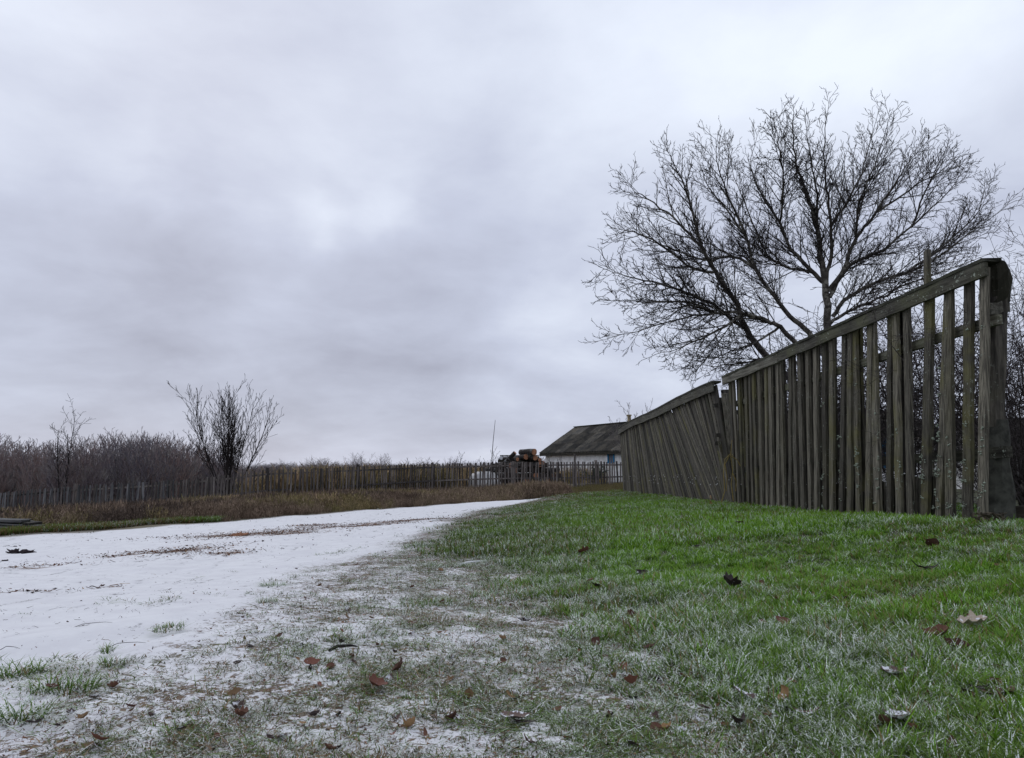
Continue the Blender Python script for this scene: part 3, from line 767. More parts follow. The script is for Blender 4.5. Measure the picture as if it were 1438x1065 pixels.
# picket fence line (used by the weeds too): px, base py, top py, depth
FENCE = [(-110,738,700,35),(0,730,692,33),(100,726,683,32),(243,717,675,31),(330,710,666,30),(348,709,661,30),(435,702,658.5,30),(520,698,654.5,33),(605,694,651.5,36),(690,690,649.5,38),(870,681,648.5,40),(905,680,648,40.5)]
FW = []
for (px, pb, ptp, Y) in FENCE:
    b = at(px, pb, Y); t_ = at(px, ptp, Y); FW.append((b.x, Y, hz(b.x, Y), t_.z))
def fence_y(x):
    return np.interp(x, [f[0] for f in FW], [f[1] for f in FW])
def build_weeds():
    protos = [stalk_mesh('weed_clump', 26, 0.22, 0.42, M_WEED, 500+i, 0.012) for i in range(5)]
    protos += [blade_mesh('dry_grass_clump', 40, 0.2, 0.30, 0.16, 0.012, M_WEED, 520+i, 3, 0.2) for i in range(4)]
    protos += [stalk_mesh('tall_stalks', 16, 0.3, 1.15, M_WEED, 540+i, 0.02) for i in range(4)]
    fe = [(v.x, v.y) for v in far_edge]; fe = sorted(fe); fex = [a[0] for a in fe]; fey = [a[1] for a in fe]
    X, Y, S, I, T, SH = [], [], [], [], [], []
    n0 = 21000
    x = NR.uniform(-27, 7.5, n0); ylo = np.interp(x, fex+[3.0, 7.5], fey+[33.5, 37.5]); ylo = np.where(x < fex[0], fey[0]+(x-fex[0])*0.15, ylo)
    yhi = fence_y(x)+0.8
    u = NR.rand(n0); y = ylo+0.10+(yhi-ylo-0.1)*u
    left = x < -6.5
    gap = np.where(left, 1.6+0.4*wav(x, y, 4, 2, .8), 0.15)
    k = (y > ylo+gap) & (yhi > ylo)
    # right of the verge bend the ground is mown, low and olive
    x, y, u = x[k], y[k], u[k]; n = len(x); yh = fence_y(x)
    tf = 0.45+0.25*wav(x, y, 91, 3, 0.7)+0.10*wav(x, y, 92, 2, 3)+NR.randn(n)*0.06
    # dark, olive and pale stretches
    tf = np.where(np.exp(-((x+12.2)/1.6)**2)*(1) > 0.55, 0.05+0.05*NR.rand(n), tf)
    tf = np.where(np.exp(-((x+8.3)/0.7)**2) > 0.6, 0.10+0.08*NR.rand(n), tf)
    tf = np.where((x < -13.5) & (x > -19) & (wav(x, y, 95, 2, .9) > -0.1), 0.58+0.05*NR.rand(n), tf)
    tf = np.where((x > -3) & (x < 2.2), np.clip(0.42+0.2*NR.rand(n), 0, .58)-0.03, tf)
    low = (x > 2.6)
    tf = np.where(low, 0.55+0.1*NR.rand(n), tf)
    s = 0.75+0.6*NR.rand(n); s = np.where(low, s*0.35, s)
    s = s*np.where((x < -13), 0.85, 1.0)*np.interp(u, [0, 0.15, 1], [0.5, 0.85, 0.85])
    hump = np.exp(-((x-1.2)/1.3)**2)*np.exp(-((y-34.5)/2.5)**2); s = s*(1+0.7*hump)
    ii = np.where(NR.rand(n) < 0.6, NR.randint(0, 5, n), 5+NR.randint(0, 4, n))
    X.append(x); Y.append(y); S.append(s); I.append(ii); T.append(np.clip(tf, 0, 0.85)); SH.append(0.75+0.35*NR.rand(n))
    x1 = np.concatenate(X); y1 = np.concatenate(Y); n = len(x1)
    z = height(x1, y1)
    sc_ = np.concatenate(S)[:, None]*np.ones((1, 3))
    scatter('dry_weeds', np.stack([x1, y1, z], 1), np.stack([NR.randn(n)*.1, NR.randn(n)*.1, NR.rand(n)*6.28], 1), sc_, np.concatenate(I), protos,
            {'tint': np.concatenate(T), 'shade': np.concatenate(SH)}, 'tangle of brown dead weeds on the bank below the picket fence', 'weeds')
    # the field behind the fence
    n0 = 13000
    x = NR.uniform(-34, 6, n0); y = fence_y(x)+0.8+NR.rand(n0)**1.6*32
    tallm = sstep(x, -12.2, -9.5)
    k = NR.rand(n0) < np.clip(0.8+tallm, 0, 1); x, y, tallm = x[k], y[k], tallm[k]; n = len(x)
    k2 = (x < -3.2) | (y > 47); x, y, tallm = x[k2], y[k2], tallm[k2]; n = len(x)
    ii = np.where(NR.rand(n) < tallm*0.85, 9+NR.randint(0, 4, n), NR.randint(5, 9, n))
    s = np.where(ii >= 9, 0.9+0.45*NR.rand(n), 1.0+0.7*NR.rand(n))
    s = s*np.where(x > -1.8, 0.75, 1.0)
    tf = np.where(ii >= 9, 0.70+0.12*wav(x, y, 96, 2, .5)+0.05*NR.randn(n), 0.96+0.05*NR.randn(n))
    z = height(x, y)
    scatter('dry_field_grass', np.stack([x, y, z], 1), np.stack([NR.randn(n)*.1, NR.randn(n)*.1, NR.rand(n)*6.28], 1), s[:, None]*np.ones((1, 3)), ii, protos,
            {'tint': np.clip(tf, .45, 1), 'shade': 0.75+0.3*NR.rand(n)}, 'pale straw coloured field of dead stalks behind the picket fence', 'field grass')
build_weeds()

# ------------------------------------------------------------------ far picket fence
def build_picket_fence():
    root = empty('picket_fence', (FW[5][0], FW[5][1], FW[5][2]))
    tag(root, 'long grey picket fence with square topped pickets running along the weedy bank', 'fence')
    inv = Matrix.Translation(-root.location)
    variants = []
    for v in range(6):
        for m in (M_PICKET, M_PICKETD):
            mb = MB(); R.seed(700+v)
            mb.beam((0, 0, 0), (R.uniform(-.015, .015), 0, 1), (1, 0, 0), (0, 1, 0), R.uniform(.072, .09), .02, seg=3, wob=.006, endjit=.006)
            variants.append(mb.mesh('picket', m))
    R.seed(77)
    seg = []
    tot = 0
    for i in range(len(FW)-1):
        L = math.hypot(FW[i+1][0]-FW[i][0], FW[i+1][1]-FW[i][1]); seg.append((tot, L)); tot += L
    def pt(s):
        for i, (s0, L) in enumerate(seg):
            if s <= s0+L or i == len(seg)-1:
                f = (s-s0)/L; a, b = FW[i], FW[i+1]
                x = a[0]+(b[0]-a[0])*f; y = a[1]+(b[1]-a[1])*f
                return x, y, a[3]+(b[3]-a[3])*f, math.atan2(b[1]-a[1], b[0]-a[0])
    s = 0.1
    while s < tot-0.05:
        x, y, zt, an = pt(s)
        zb = hz(x, y)+0.02; h = zt-zb+R.uniform(-.03, .025)
        blue = x < -14
        v = R.randrange(6)*2+(1 if blue and R.random() < .8 else 0)
        o = link('picket', variants[v], root, (x-root.location.x, y-root.location.y, zb-root.location.z), (R.uniform(-.02, .02), R.uniform(-.045, .045)*(1.5 if x < -14 else 1), an), (R.uniform(.85, 1.15), 1, h))
        s += R.uniform(.148, .176)
    # rails and posts
    s = 0.0; step = 4.6
    while s < tot-0.3:
        x, y, zt, an = pt(s); e = min(s+step, tot); x2, y2, zt2, an2 = pt(e)
        nrm = Vector((-math.sin(an), math.cos(an), 0))*0.035
        for dz0 in (0.17, 0.82):
            mb = MB(); za = max(zt-dz0, hz(x, y)+.12); zb = max(zt2-dz0, hz(x2, y2)+.12)
            mb.beam(Vector((x, y, za))+nrm-root.location, Vector((x2, y2, zb))+nrm-root.location, (0, 0, 1), nrm, .07, .035, seg=3, wob=.012)
            mb.build('rail', M_PICKET, root)
        mb = MB(); mb.beam(Vector((x, y, hz(x, y)-.1))+nrm*2.4-root.location, Vector((x+R.uniform(-.04, .04), y, zt+.03+R.uniform(0, .10)))+nrm*2.4-root.location, (math.cos(an), math.sin(an), 0), nrm, .115, .1, seg=3, wob=.012)
        mb.build('post', M_PICKET, root)
        s += step
build_picket_fence()

# ------------------------------------------------------------------ the tall slat fence beside the lawn
def lerp(a, b, f): return a+(b-a)*f
def build_slat_fence_near():
    Y0, Y1 = 5.18, 10.62
    R.seed(41)
    root = empty('slat_fence', (3.3, 6.0, hz(3.3, 6.0)))
    tag(root, 'tall dark slat fence section with straight cap board nearest the camera on the right', 'fence')
    O = root.location
    topn, topf = at(1386, 369, 5.2), at(1019, 530, 10.75)
    bn, bf = at(1383, 738, 5.2), at(1030, 708, 10.65)
    def line(a, b, Y): return a.lerp(b, (Y-a.y)/(b.y-a.y))
    n = 31
    tz = lambda Y: line(topn, topf, Y)
    bz = lambda Y: line(bn, bf, Y)
    ddir = (topf-topn).normalized(); side = Vector((0, 1, 0)); outw = Vector((1, 0.03, 0))
    def slat(Y, w, back, z0=None, z1=None, mat=M_SLAT, lean=0.0, name='slat', thick=.030):
        b = bz(Y); t = tz(Y)
        gz = hz(b.x, Y)-0.05
        p0 = Vector((b.x+back, Y, gz)); p1 = Vector((t.x+back, Y+lean, t.z-0.035))
        if z1 is not None: p1 = p0.lerp(p1, (z1-gz)/(p1.z-gz))
        if z0 is not None: p0 = p0.lerp(p1, z0)
        mb = MB(); mb.beam(p0-O, p1-O, side, outw, w, thick, seg=7, wob=.006, endjit=.008)
        return mb.build(name, mat, root), p0, p1
    Ys = []
    for i in range(n):
        Y = Y0+.045+i*0.1775+R.uniform(-.012, .012)
        w = R.uniform(.070, .104)
        slat(Y, w, R.uniform(-.006, .012), lean=R.uniform(-.13, .13) if 1 < i else 0); Ys.append(Y)
    # doubled slats nailed to the back of the rails in the middle stretch
    for i in range(3, n-1):
        Y = Ys[i]+.09+R.uniform(-.02, .02)
        prob = 1.0 if 9 <= i <= 18 else (.75 if i > 18 else .22)
        if R.random() < prob: slat(Y, R.uniform(.07, .105), .075, mat=M_SLATB if R.random() < .6 else M_SLAT, z1=None if R.random() < .7 else R.uniform(.7, 1.3), lean=R.uniform(-.09, .09), name='back_slat')
    # short boards closing the foot of the fence, snow lying on their tops
    Y = Y0+.5; k = 0; snows = []
    while Y < Y1-.05:
        zt = hz(bz(Y).x, Y)+.27+.045*math.sin(k*1.7)+R.uniform(-.03, .04)+(0.08 if Y < 6.5 else 0)
        _, p0, p1 = slat(Y, .105, .05, z1=zt, mat=M_SLATB, name='foot_board', thick=.02)
        if R.random() < .6: snows.append(p1)
        Y += .118+R.uniform(0, .02); k += 1
    # cap: face boards and a mossy board laid over them
    mid = 8.75
    for (a, b, dz) in ((Y0-.03, mid, 0), (mid+.012, Y1+.12, -.006)):
        pa, pb = tz(a), tz(b)
        mb = MB(); off = Vector((-.045, 0, -.06+dz)); mb.beam(pa+off-O, pb+off-O, (0, 0, 1), outw, .105, .03, seg=18, wob=.006, endjit=.01)
        mb.build('cap_board', M_RAIL, root)
        mb = MB(); off = Vector((0.0, 0, .006+dz)); mb.beam(pa+off-O, pb+off-O, outw, (0, 0, 1), .135, .026, seg=22, wob=.008, endjit=.02)
        mb.build('top_board', M_MOSS, root)
    # back rails
    for dz0, w in ((-.42, .075), (-1.36, .08)):
        pa, pb = tz(Y0), tz(Y1)
        zz = Vector((.04 if dz0 < -1 else .045, 0, dz0))
        mb = MB(); mb.beam(pa+zz-O, pb+zz-O, (0, 0, 1), outw, w, .04, seg=10, wob=.008)
        mb.build('rail', M_RAIL, root)
    # crumbs of snow and lichen rosettes
    sn = MB()
    for p in snows:
        for _ in range(R.randint(2, 4)):
            ico(sn, p+Vector((R.uniform(-.03, 0), R.uniform(-.045, .045), .004))-O, R.uniform(.006, .016), .5)
    link('snow_crumbs', sn.mesh('snow_crumbs', M_SNOW, True), root)['kind'] = 'stuff'
    li = MB()
    for _ in range(120):
        i = R.choice([0, 1, 2, 3, 3, 4, 6, 8, 10, 12, 14]); Y = Ys[i]+R.uniform(-.035, .035); b = bz(Y); t = tz(Y)
        f = abs(R.gauss(.2, .10)) if R.random() < .8 else R.uniform(.1, .8); p = b.lerp(t, min(f, .9))
        for q in range(4): ico(li, p+Vector((-.014+R.uniform(-.004, 0), R.uniform(-.02, .02), R.uniform(-.012, .012)))-O, R.uniform(.004, .012), .7)
    link('lichen', li.mesh('lichen', M_LICHEN, True), root)['kind'] = 'stuff'
    return Ys, tz, bz
def ico(mb, c, r, squash=1.0):
    c = Vector(c); a = []
    for (x, y, z) in ((0,0,1),(0,0,-1),(1,0,0),(-1,0,0),(0,1,0),(0,-1,0)):
        q = r*R.uniform(.7, 1.25); a.append(c+Vector((x*q, y*q, z*q*squash)))
    mb.add(a, [(0,2,4),(0,4,3),(0,3,5),(0,5,2),(1,4,2),(1,3,4),(1,5,3),(1,2,5)])
NEAR = build_slat_fence_near()

def build_corner_post():
    R.seed(3)
    Y = 5.30
    base = at(1396, 722, Y); root = empty('corner_post', (base.x, Y, hz(base.x, Y)))
    tag(root, 'thick dark gnarled corner post with crossbeam stub ending the tall fence', 'post')
    O = root.location
    def gn(pts, name, mat, sides=9, rough=.012):
        V, F = [], []
        for i, (px, py, wpx, dpt) in enumerate(pts):
            c = at(px, py, Y+.1) - O; w = wpx*.86/FPX*Y/2
            for k in range(sides):
                a = 2*math.pi*k/sides; q = 1+R.uniform(-.17, .17)
                ca = math.copysign(abs(math.cos(a))**.6, math.cos(a)); sa = math.copysign(abs(math.sin(a))**.6, math.sin(a))
                V.append(c+Vector((ca*w*q, sa*dpt*q, R.uniform(-rough, rough))))
        for i in range(len(pts)-1):
            for k in range(sides): F.append((i*sides+k, i*sides+(k+1) % sides, (i+1)*sides+(k+1) % sides, (i+1)*sides+k))
        F.append(tuple(range(sides))[::-1]); F.append(tuple((len(pts)-1)*sides+k for k in range(sides)))
        return link(name, mesh_from(name, V, F, mat), root)
    gn([(1396,600,25,.07),(1396,560,25,.07),(1397,500,25,.07),(1398,460,27,.075),(1399,444,29,.08),(1399,420,30,.08)], 'shaft', M_POST)
    gn([(1399,428,30,.08),(1400,412,31,.09),(1400,395,32,.09),(1399,382,33,.09),(1396,371,30,.08),(1393,368,20,.06)], 'post_head', M_POST)
    gn([(1402,735,50,.10),(1401,712,48,.10),(1401,690,42,.10),(1400,650,36,.09),(1398,620,31,.09),(1397,590,28,.08)], 'footing', M_CONC, 11, .006)
    a = at(1384, 436, Y+.02)-O; b = at(1412, 432, Y+.12)-O
    mb = MB(); mb.beam(a, b, (0, 0, 1), (0, 1, 0), .085, .12, seg=3, wob=.01, endjit=.02); mb.build('crossbeam', M_RAIL, root)
    mb = MB(); a = at(1382, 371, Y-.05)-O; b = at(1402, 367, Y+.05)-O
    mb.beam(a, b, (0, 1, 0), (0, 0, 1), .08, .02, seg=3, wob=.01, endjit=.02); mb.build('head_cap', M_MOSS, root)
    # low timber on the ground to the right
    p0, p1 = at(1384, 719, 5.45), at(1560, 722, 5.2)
    t = empty('timber_sill', (p0.x, p0.y, p0.z)); tag(t, 'heavy squared timber lying on the ground at the foot of the corner post', 'timber')
    mb = MB(); mb.beam((0, 0, 0), p1-p0, (0, 0, 1), (0, 1, 0), .085, .12, seg=8, wob=.006, endjit=.01); mb.build('beam', M_SILL, t)
    # bark strips leaning on it
    q = at(1392, 716, 5.05); t = empty('bark_strips', (q.x, q.y, hz(q.x, q.y))); tag(t, 'curled strips of torn bark propped against the timber beside the fence', 'bark')
    polys = []
    for i in range(9):
        x = R.uniform(-.10, .12); pts = [Vector((x+(i-4)*.01+.03*math.sin(j*.9+i)*(1)+j*.012*R.uniform(-1, 1.5), R.uniform(-.02, .02), .015+.022*j*(1 if j < 4 else .6))) for j in range(6)]
        polys.append((pts, [.006, .008, .008, .007, .006, .003]))
    link('strip', tubes_mesh('strip', polys, 4, M_SILL), t)
build_corner_post()

def build_slat_fence_far():
    R.seed(91)
    near_b, far_b = at(1034, 704, 10.75), at(876, 689, 20.8)
    near_t, far_t = at(1006, 537, 11.35), at(871, 604, 20.6)
    root = empty('leaning_slat_fence', (near_b.x, 15, hz(near_b.x, 15)))
    tag(root, 'dark slat fence section sagging over backwards with slanting slats and curved cap board', 'fence'); O = root.location
    def top(f):
        p = near_t.lerp(far_t, f); # cap bows upward before dropping at the far end
        # keep the picture's gentle arch
        p.z += .10*math.sin(math.pi*min(1, f*1.02))*(f**1.2)+.02*math.sin(f*9)
        return p
    def bot(f):
        p = near_b.lerp(far_b, f); p.z = hz(p.x, p.y)-.04; return p
    fs = [(.1*(i+.5)/30) for i in range(30)]+[.1+.9*(i+.5)/66 for i in range(66)]
    for f in fs:
        g = f+.20*(1-f)*min(1, f/.10)+R.uniform(-.003, .003)
        b = bot(f); t = top(min(1, g)); t = t+Vector((0, 0, -.05))
        if R.random() < .08: t = b.lerp(t, R.uniform(.9, .97))
        b.x += R.uniform(-.01, .01); t.x += R.uniform(-.012, .012)
        mb = MB(); mb.beam(b-O, t-O, (0, 1, 0), (1, 0, 0), R.uniform(.085, .125), .024, seg=5, wob=.007, endjit=.01)
        mb.build('slat', M_SLAT if R.random() < .6 else M_SLATB, root)
    # board row on the back closing the gaps
    for f in [(.1*(i+.5)/16) for i in range(16)]+[.1+.9*(i+.5)/40 for i in range(40)]:
        b = bot(f)+Vector((.06, 0, 0)); t = top(min(1, f+.20*(1-f)*min(1, f/.10)))+Vector((.06, 0, -.1)); t = b.lerp(t, R.uniform(.9, 1))
        mb = MB(); mb.beam(b-O, t-O, (0, 1, 0), (1, 0, 0), .19, .02, seg=3, wob=.006); mb.build('back_slat', M_SLATB, root)
    segs = 16; pts = [top(i/segs) for i in range(segs+1)]
    for nm, off, w, th, mat in (('cap_board', Vector((-.05, 0, -.07)), .15, .03, M_RAIL), ('top_board', Vector((0, 0, .012)), .15, .028, M_MOSS)):
        V, F = [], []
        for i, p in enumerate(pts):
            p = p+off-O; ww, tt = (w/2, th/2); z = R.uniform(-.004, .004)
            if nm == 'cap_board': c = [(-tt, -ww), (tt, -ww), (tt, ww), (-tt, ww)]
            else: c = [(-ww, -tt), (ww, -tt), (ww, tt), (-ww, tt)]
            V += [p+Vector((a, 0, b+z)) for a, b in c]
        for i in range(segs):
            for k in range(4): F.append((i*4+k, i*4+(k+1) % 4, i*4+4+(k+1) % 4, i*4+4+k))
        F += [(3,2,1,0), (segs*4, segs*4+1, segs*4+2, segs*4+3)]
        link(nm, mesh_from(nm, V, F, mat), root)
    for dz0 in (.4, .85):
        mb = MB(); a = bot(0).lerp(top(0), dz0)+Vector((.035, 0, 0)); b = bot(1).lerp(top(1), dz0)+Vector((.035, 0, 0))
        mb.beam(a-O, b-O, (0, 0, 1), (1, 0, 0), .08, .035, seg=8, wob=.008); mb.build('rail', M_RAIL, root)
    for f in (0.0, .33, .66, 1.0):
        mb = MB(); b = bot(f)+Vector((.14, 0, 0)); t = top(f)+Vector((.14, 0, -.12)); mb.beam(b-O, t-O, (0, 1, 0), (1, 0, 0), .13, .12, seg=4, wob=.01); mb.build('post', M_POST, root)
    sn = MB()
    for _ in range(70):
        f = R.random(); h = .19+R.uniform(-.03, .07); p = bot(f).lerp(top(f), h)+Vector((-.015, 0, 0)); ico(sn, p-O, R.uniform(.006, .013), .6)
    link('snow_crumbs', sn.mesh('snow_crumbs', M_SNOW, True), root)['kind'] = 'stuff'
    # broken leaning boards in the gap between the two sections
    q = at(1024, 705, 10.9); t = empty('broken_boards', (q.x, q.y, hz(q.x, q.y))); tag(t, 'broken boards and rail ends sticking up in the gap between the two fence sections', 'boards')
    O = t.location
    for (x0, y0, x1, y1, w, Y) in ((1036,705,1017,553,.10,10.95),(1040,705,1024,556,.10,11.02),(1031,700,1012,620,.09,11.1),(1028,700,1016,600,.08,11.2)):
        mb = MB(); mb.beam(at(x0, y0, Y)-O, at(x1, y1, Y+.15)-O, (1, .2, 0), (0, 1, 0), w, .025, seg=4, wob=.008, endjit=.01); mb.build('board', M_SLAT, t)
    for y0 in (570, 612, 623):
        mb = MB(); mb.beam(at(1003, y0, 11.3)-O, at(1034, y0-4, 11.2)-O, (0, 0, 1), (0, 1, 0), .06, .05, seg=2, wob=.008, endjit=.01); mb.build('rail_end', M_POST, t)
    # yellow withered vine
    q = at(1024, 705, 10.4); t = empty('withered_vine', (q.x, q.y, hz(q.x, q.y))); tag(t, 'yellow withered vine climbing the gap between the leaning and the straight fence sections', 'vine')
    O = t.location; polys = []
    for pl in ([(1013,706),(1018,690),(1016,665),(1018,645),(1026,637),(1030,640)], [(1030,704),(1027,680),(1029,660),(1026,640),(1028,618)], [(1026,640),(1035,646),(1040,655)], [(1029,665),(1034,676),(1033,690)], [(1024,640),(1018,652),(1021,670),(1020,690)]):
        pts = [at(a, b, 10.35+R.uniform(-.03, .03))-O for a, b in pl]; polys.append((pts, [.008*(1-.12*i) for i in range(len(pts))]))
    link('stem', tubes_mesh('stem', polys, 5, M_VINE), t)
build_slat_fence_far()

# ------------------------------------------------------------------ trees and shrubs
def rvec(rs): return Vector((rs.gauss(0, 1), rs.gauss(0, 1), rs.gauss(0, 1)))
def grow(out, p, d, L, r, lev, rs, P):
    """P: dict of settings. appends (level, pts, radii)"""
    n = P['n'][lev]; step = L/(n-1); pts = [p.copy()]; dirs = [d.copy()]; q = p.copy(); dd = d.copy()
    for i in range(n-1):
        dd = (dd + rvec(rs)*P['wig'][lev] + Vector((0, 0, P['up'][lev]))).normalized()
        q = q+dd*step; pts.append(q.copy()); dirs.append(dd.copy())
    rad = [max(r*(1-.72*i/(n-1)), P['rmin']) for i in range(n)]
    out.append((lev, pts, rad))
    if lev+1 < len(P['n']): children(out, pts, rad, L, lev, rs, P, P['t0'])
def children(out, pts, rad, L, lev, rs, P, t0, lenf=None):
    n = len(pts); cnt = max(1, int(L/P['gap'][lev]))
    ph = rs.uniform(0, 6.28)
    for k in range(cnt):
        t = t0+(1-t0)*(k+rs.uniform(.1, .9))/cnt; fi = min(t*(n-1), n-1.001); i = int(fi); f = fi-i
        p = pts[i].lerp(pts[i+1], f); d = (pts[i+1]-pts[i]).normalized()
        a = d.cross(Vector((0, 0, 1)))
        if a.length < .1: a = d.cross(Vector((1, 0, 0)))
        a.normalize(); b = d.cross(a)
        ph += 2.4+rs.uniform(-.5, .5); ang = rs.uniform(*P['ang'])
        cd = (d*math.cos(ang)+(a*math.cos(ph)+b*math.sin(ph))*math.sin(ang)).normalized()
        cl = L*P['ratio'][lev]*rs.uniform(.6, 1.15)*(1-P['taper']*t) if lenf is None else lenf(t)*rs.uniform(.55, 1.15)
        cl = max(cl, P['lmin'])
        grow(out, p, cd, cl, max((rad[i]*(1-f)+rad[i+1]*f)*P['rr'], P['rmin']), lev+1, rs, P)
def to_objs(out, root, O, names, mats, sides):
    for lv, nm in enumerate(names):
        sel = [(pts if O is None else [q-O for q in pts], rad) for l, pts, rad in out if min(l, len(names)-1) == lv]
        if sel: link(nm, tubes_mesh(nm, sel, sides[lv], mats[lv]), root)

def big_tree():
    rs = random.Random(2024); Y = 15.0
    def c(x, y): return (820+x/2.327, 120+y/2.327)
    base = at(1165, 690, Y); base.z = hz(base.x, Y)-.1
    root = empty('bare_tree', base); tag(root, 'large spreading leafless tree with many limbs behind the tall slat fence', 'tree')
    limbs = [   # list of (crop x, crop y), start radius px, end depth offset
        ([(835,1290),(815,1100),(800,950),(797,800),(790,650),(775,560),(762,470),(735,380),(702,280),(682,180),(688,70)], 8.5, .4),
        ([(790,650),(806,560),(808,460),(792,330),(786,180),(806,40)], 3.6, -.6),
        ([(815,1120),(720,1010),(600,890),(530,800),(500,720),(430,610),(390,540),(370,470),(340,350),(300,270),(268,205)], 6.4, -1.6),
        ([(805,1050),(760,940),(695,850),(640,790),(600,770),(520,745),(430,745),(330,760),(200,795),(70,830)], 5.0, -2.2),
        ([(805,1000),(790,890),(745,825),(690,770),(620,690),(560,600),(530,500),(470,410),(405,330),(370,220)], 5.6, .8),
        ([(560,600),(490,560),(400,570),(300,540),(190,490),(130,430)], 2.8, 2.2),
        ([(530,800),(440,730),(360,690),(250,650),(140,625),(60,600)], 3.2, -3.0),
        ([(430,610),(360,600),(250,520),(160,480),(120,480)], 2.6, -2.4),
        ([(390,540),(330,470),(250,400),(170,350),(150,325)], 2.4, -.6),
        ([(790,650),(740,600),(680,540),(640,450),(590,370),(545,270),(575,140)], 4.0, 1.4),
        ([(740,610),(650,590),(590,540),(540,420),(490,300),(470,180)], 2.6, 2.6),
        ([(530,500),(480,380),(440,270),(430,170)], 2.4, -.5),
        ([(800,670),(850,600),(890,500),(950,420),(1010,330),(1060,250),(1105,170)], 3.6, -1.0),
        ([(800,690),(870,590),(980,535),(1080,450),(1190,350),(1255,250)], 3.6, 1.6),
        ([(812,755),(870,690),(960,640),(1060,610),(1150,565),(1280,470),(1415,375)], 3.6, -1.2),
        ([(806,775),(860,740),(960,700),(1080,640),(1220,590),(1400,530)], 3.0, 1.0),
        ([(808,460),(860,380),(915,260),(965,70)], 2.8, 1.6),
        ([(762,470),(760,360),(740,240),(725,110)], 2.4, -1.6),
        ([(890,500),(900,380),(950,260),(1005,90)], 2.2, -2.0),
        ([(1080,450),(1110,360),(1160,270),(1200,220)], 2.0, .5),
        ([(1060,610),(1180,520),(1290,410),(1310,300)], 2.2, 2.2),
        ([(520,745),(440,800),(340,850),(230,880)], 2.4, -2.8),
        ([(640,790),(560,840),(480,870),(380,900)], 2.2, -1.0),
        ([(950,420),(1040,360),(1130,300),(1210,270)], 2.0, -.8),
        ([(640,450),(650,330),(640,220),(620,110)], 2.2, -2.2),
        ([(600,890),(560,900),(460,915),(330,920)], 2.2, -1.4),
        ([(430,745),(330,705),(220,710),(100,700)], 2.2, -3.2),
    ]
    P = dict(n=[8, 8, 5, 4, 3], wig=[.05, .035, .05, .07, .12], up=[.0, .020, .035, .05, .14], gap=[.13, .085, .075, .12], ratio=[.3, .40, .44, .5], ang=(.38, .76), rr=.62,
             taper=.4, t0=.12, lmin=.08, rmin=.0036)
    out = []
    end_pos = {}
    parents = []
    def depth_of(pt2, off, f): return Y+off*f
    for k, (pl, rp, off) in enumerate(limbs):
        # depth continues from the parent limb at the joint
        start_off = 0.0
        if k > 0 and parents:
            best = 1e9
            for (pp, oo) in parents:
                for (q, o_) in zip(pp, oo):
                    d = math.hypot(q[0]-pl[0][0], q[1]-pl[0][1])
                    if d < best: best = d; start_off = o_
        n = len(pl); lens = [0]
        for i in range(1, n): lens.append(lens[-1]+math.hypot(pl[i][0]-pl[i-1][0], pl[i][1]-pl[i-1][1]))
        offs = [start_off+(off-start_off)*(l/lens[-1])**1.2 for l in lens]
        parents.append((pl, offs))
        # catmull resample
        raw = [at(*c(*q), Y+o_) for q, o_ in zip(pl, offs)]
        pts = []
        for i in range(n-1):
            p0, p1, p2, p3 = raw[max(i-1, 0)], raw[i], raw[i+1], raw[min(i+2, n-1)]
            for s in range(4):
                t = s/4; pts.append(.5*((2*p1)+(p2-p0)*t+(2*p0-5*p1+4*p2-p3)*t*t+(3*p1-p0-3*p2+p3)*t**3))
        pts.append(raw[-1])
        pts = [p+rvec(rs)*.012 for p in pts]
        L = sum((pts[i+1]-pts[i]).length for i in range(len(pts)-1))
        r0 = rp*.86/FPX*Y; m = len(pts)
        rad = [max(r0*(1-i/(m-1))**.9, .0045) for i in range(m)]
        out.append((0, pts, rad))
        t0 = .42 if k == 0 else (.36 if k in (2, 3, 4) else .10)
        children(out, pts, rad, L, 0, rs, P, t0, lenf=lambda t: (1.42-1.02*t) if k > 1 else 1.1-.78*t)
    # keep radii of offshoots modest
    o2 = []
    for l, pts, rad in out:
        if l == 1: rad = [min(r, .012-.0075*i/(len(rad)-1)) for i, r in enumerate(rad)]
        if l == 2: rad = [min(r, .0058-.002*i/(len(rad)-1)) for i, r in enumerate(rad)]
        if l >= 3: rad = [min(r, .0042-.0006*i/(len(rad)-1)) for i, r in enumerate(rad)]
        o2.append((l, pts, rad))
    to_objs([(0, p, r) for l, p, r in o2[:1]], root, base, ['trunk'], [M_BARK], [12])
    for l, p, r in [x for x in o2 if x[0] == 0][1:]:
        link('limb', tubes_mesh('limb', [([q-base for q in p], r)], 8, M_BARK), root)
    rest = [x for x in o2 if x[0] > 0]
    to_objs([(max(0, min(2, l-1)), p, r) for l, p, r in rest], root, base, ['branches', 'twigs', 'crown'], [M_BARK, M_TWIG, M_TWIG], [4, 3, 3])
    for ch in root.children:
        if ch.name.split('.')[0] in ('branches', 'twigs', 'crown'): ch['kind'] = 'stuff'
    print('tree polylines', len(o2))
big_tree()

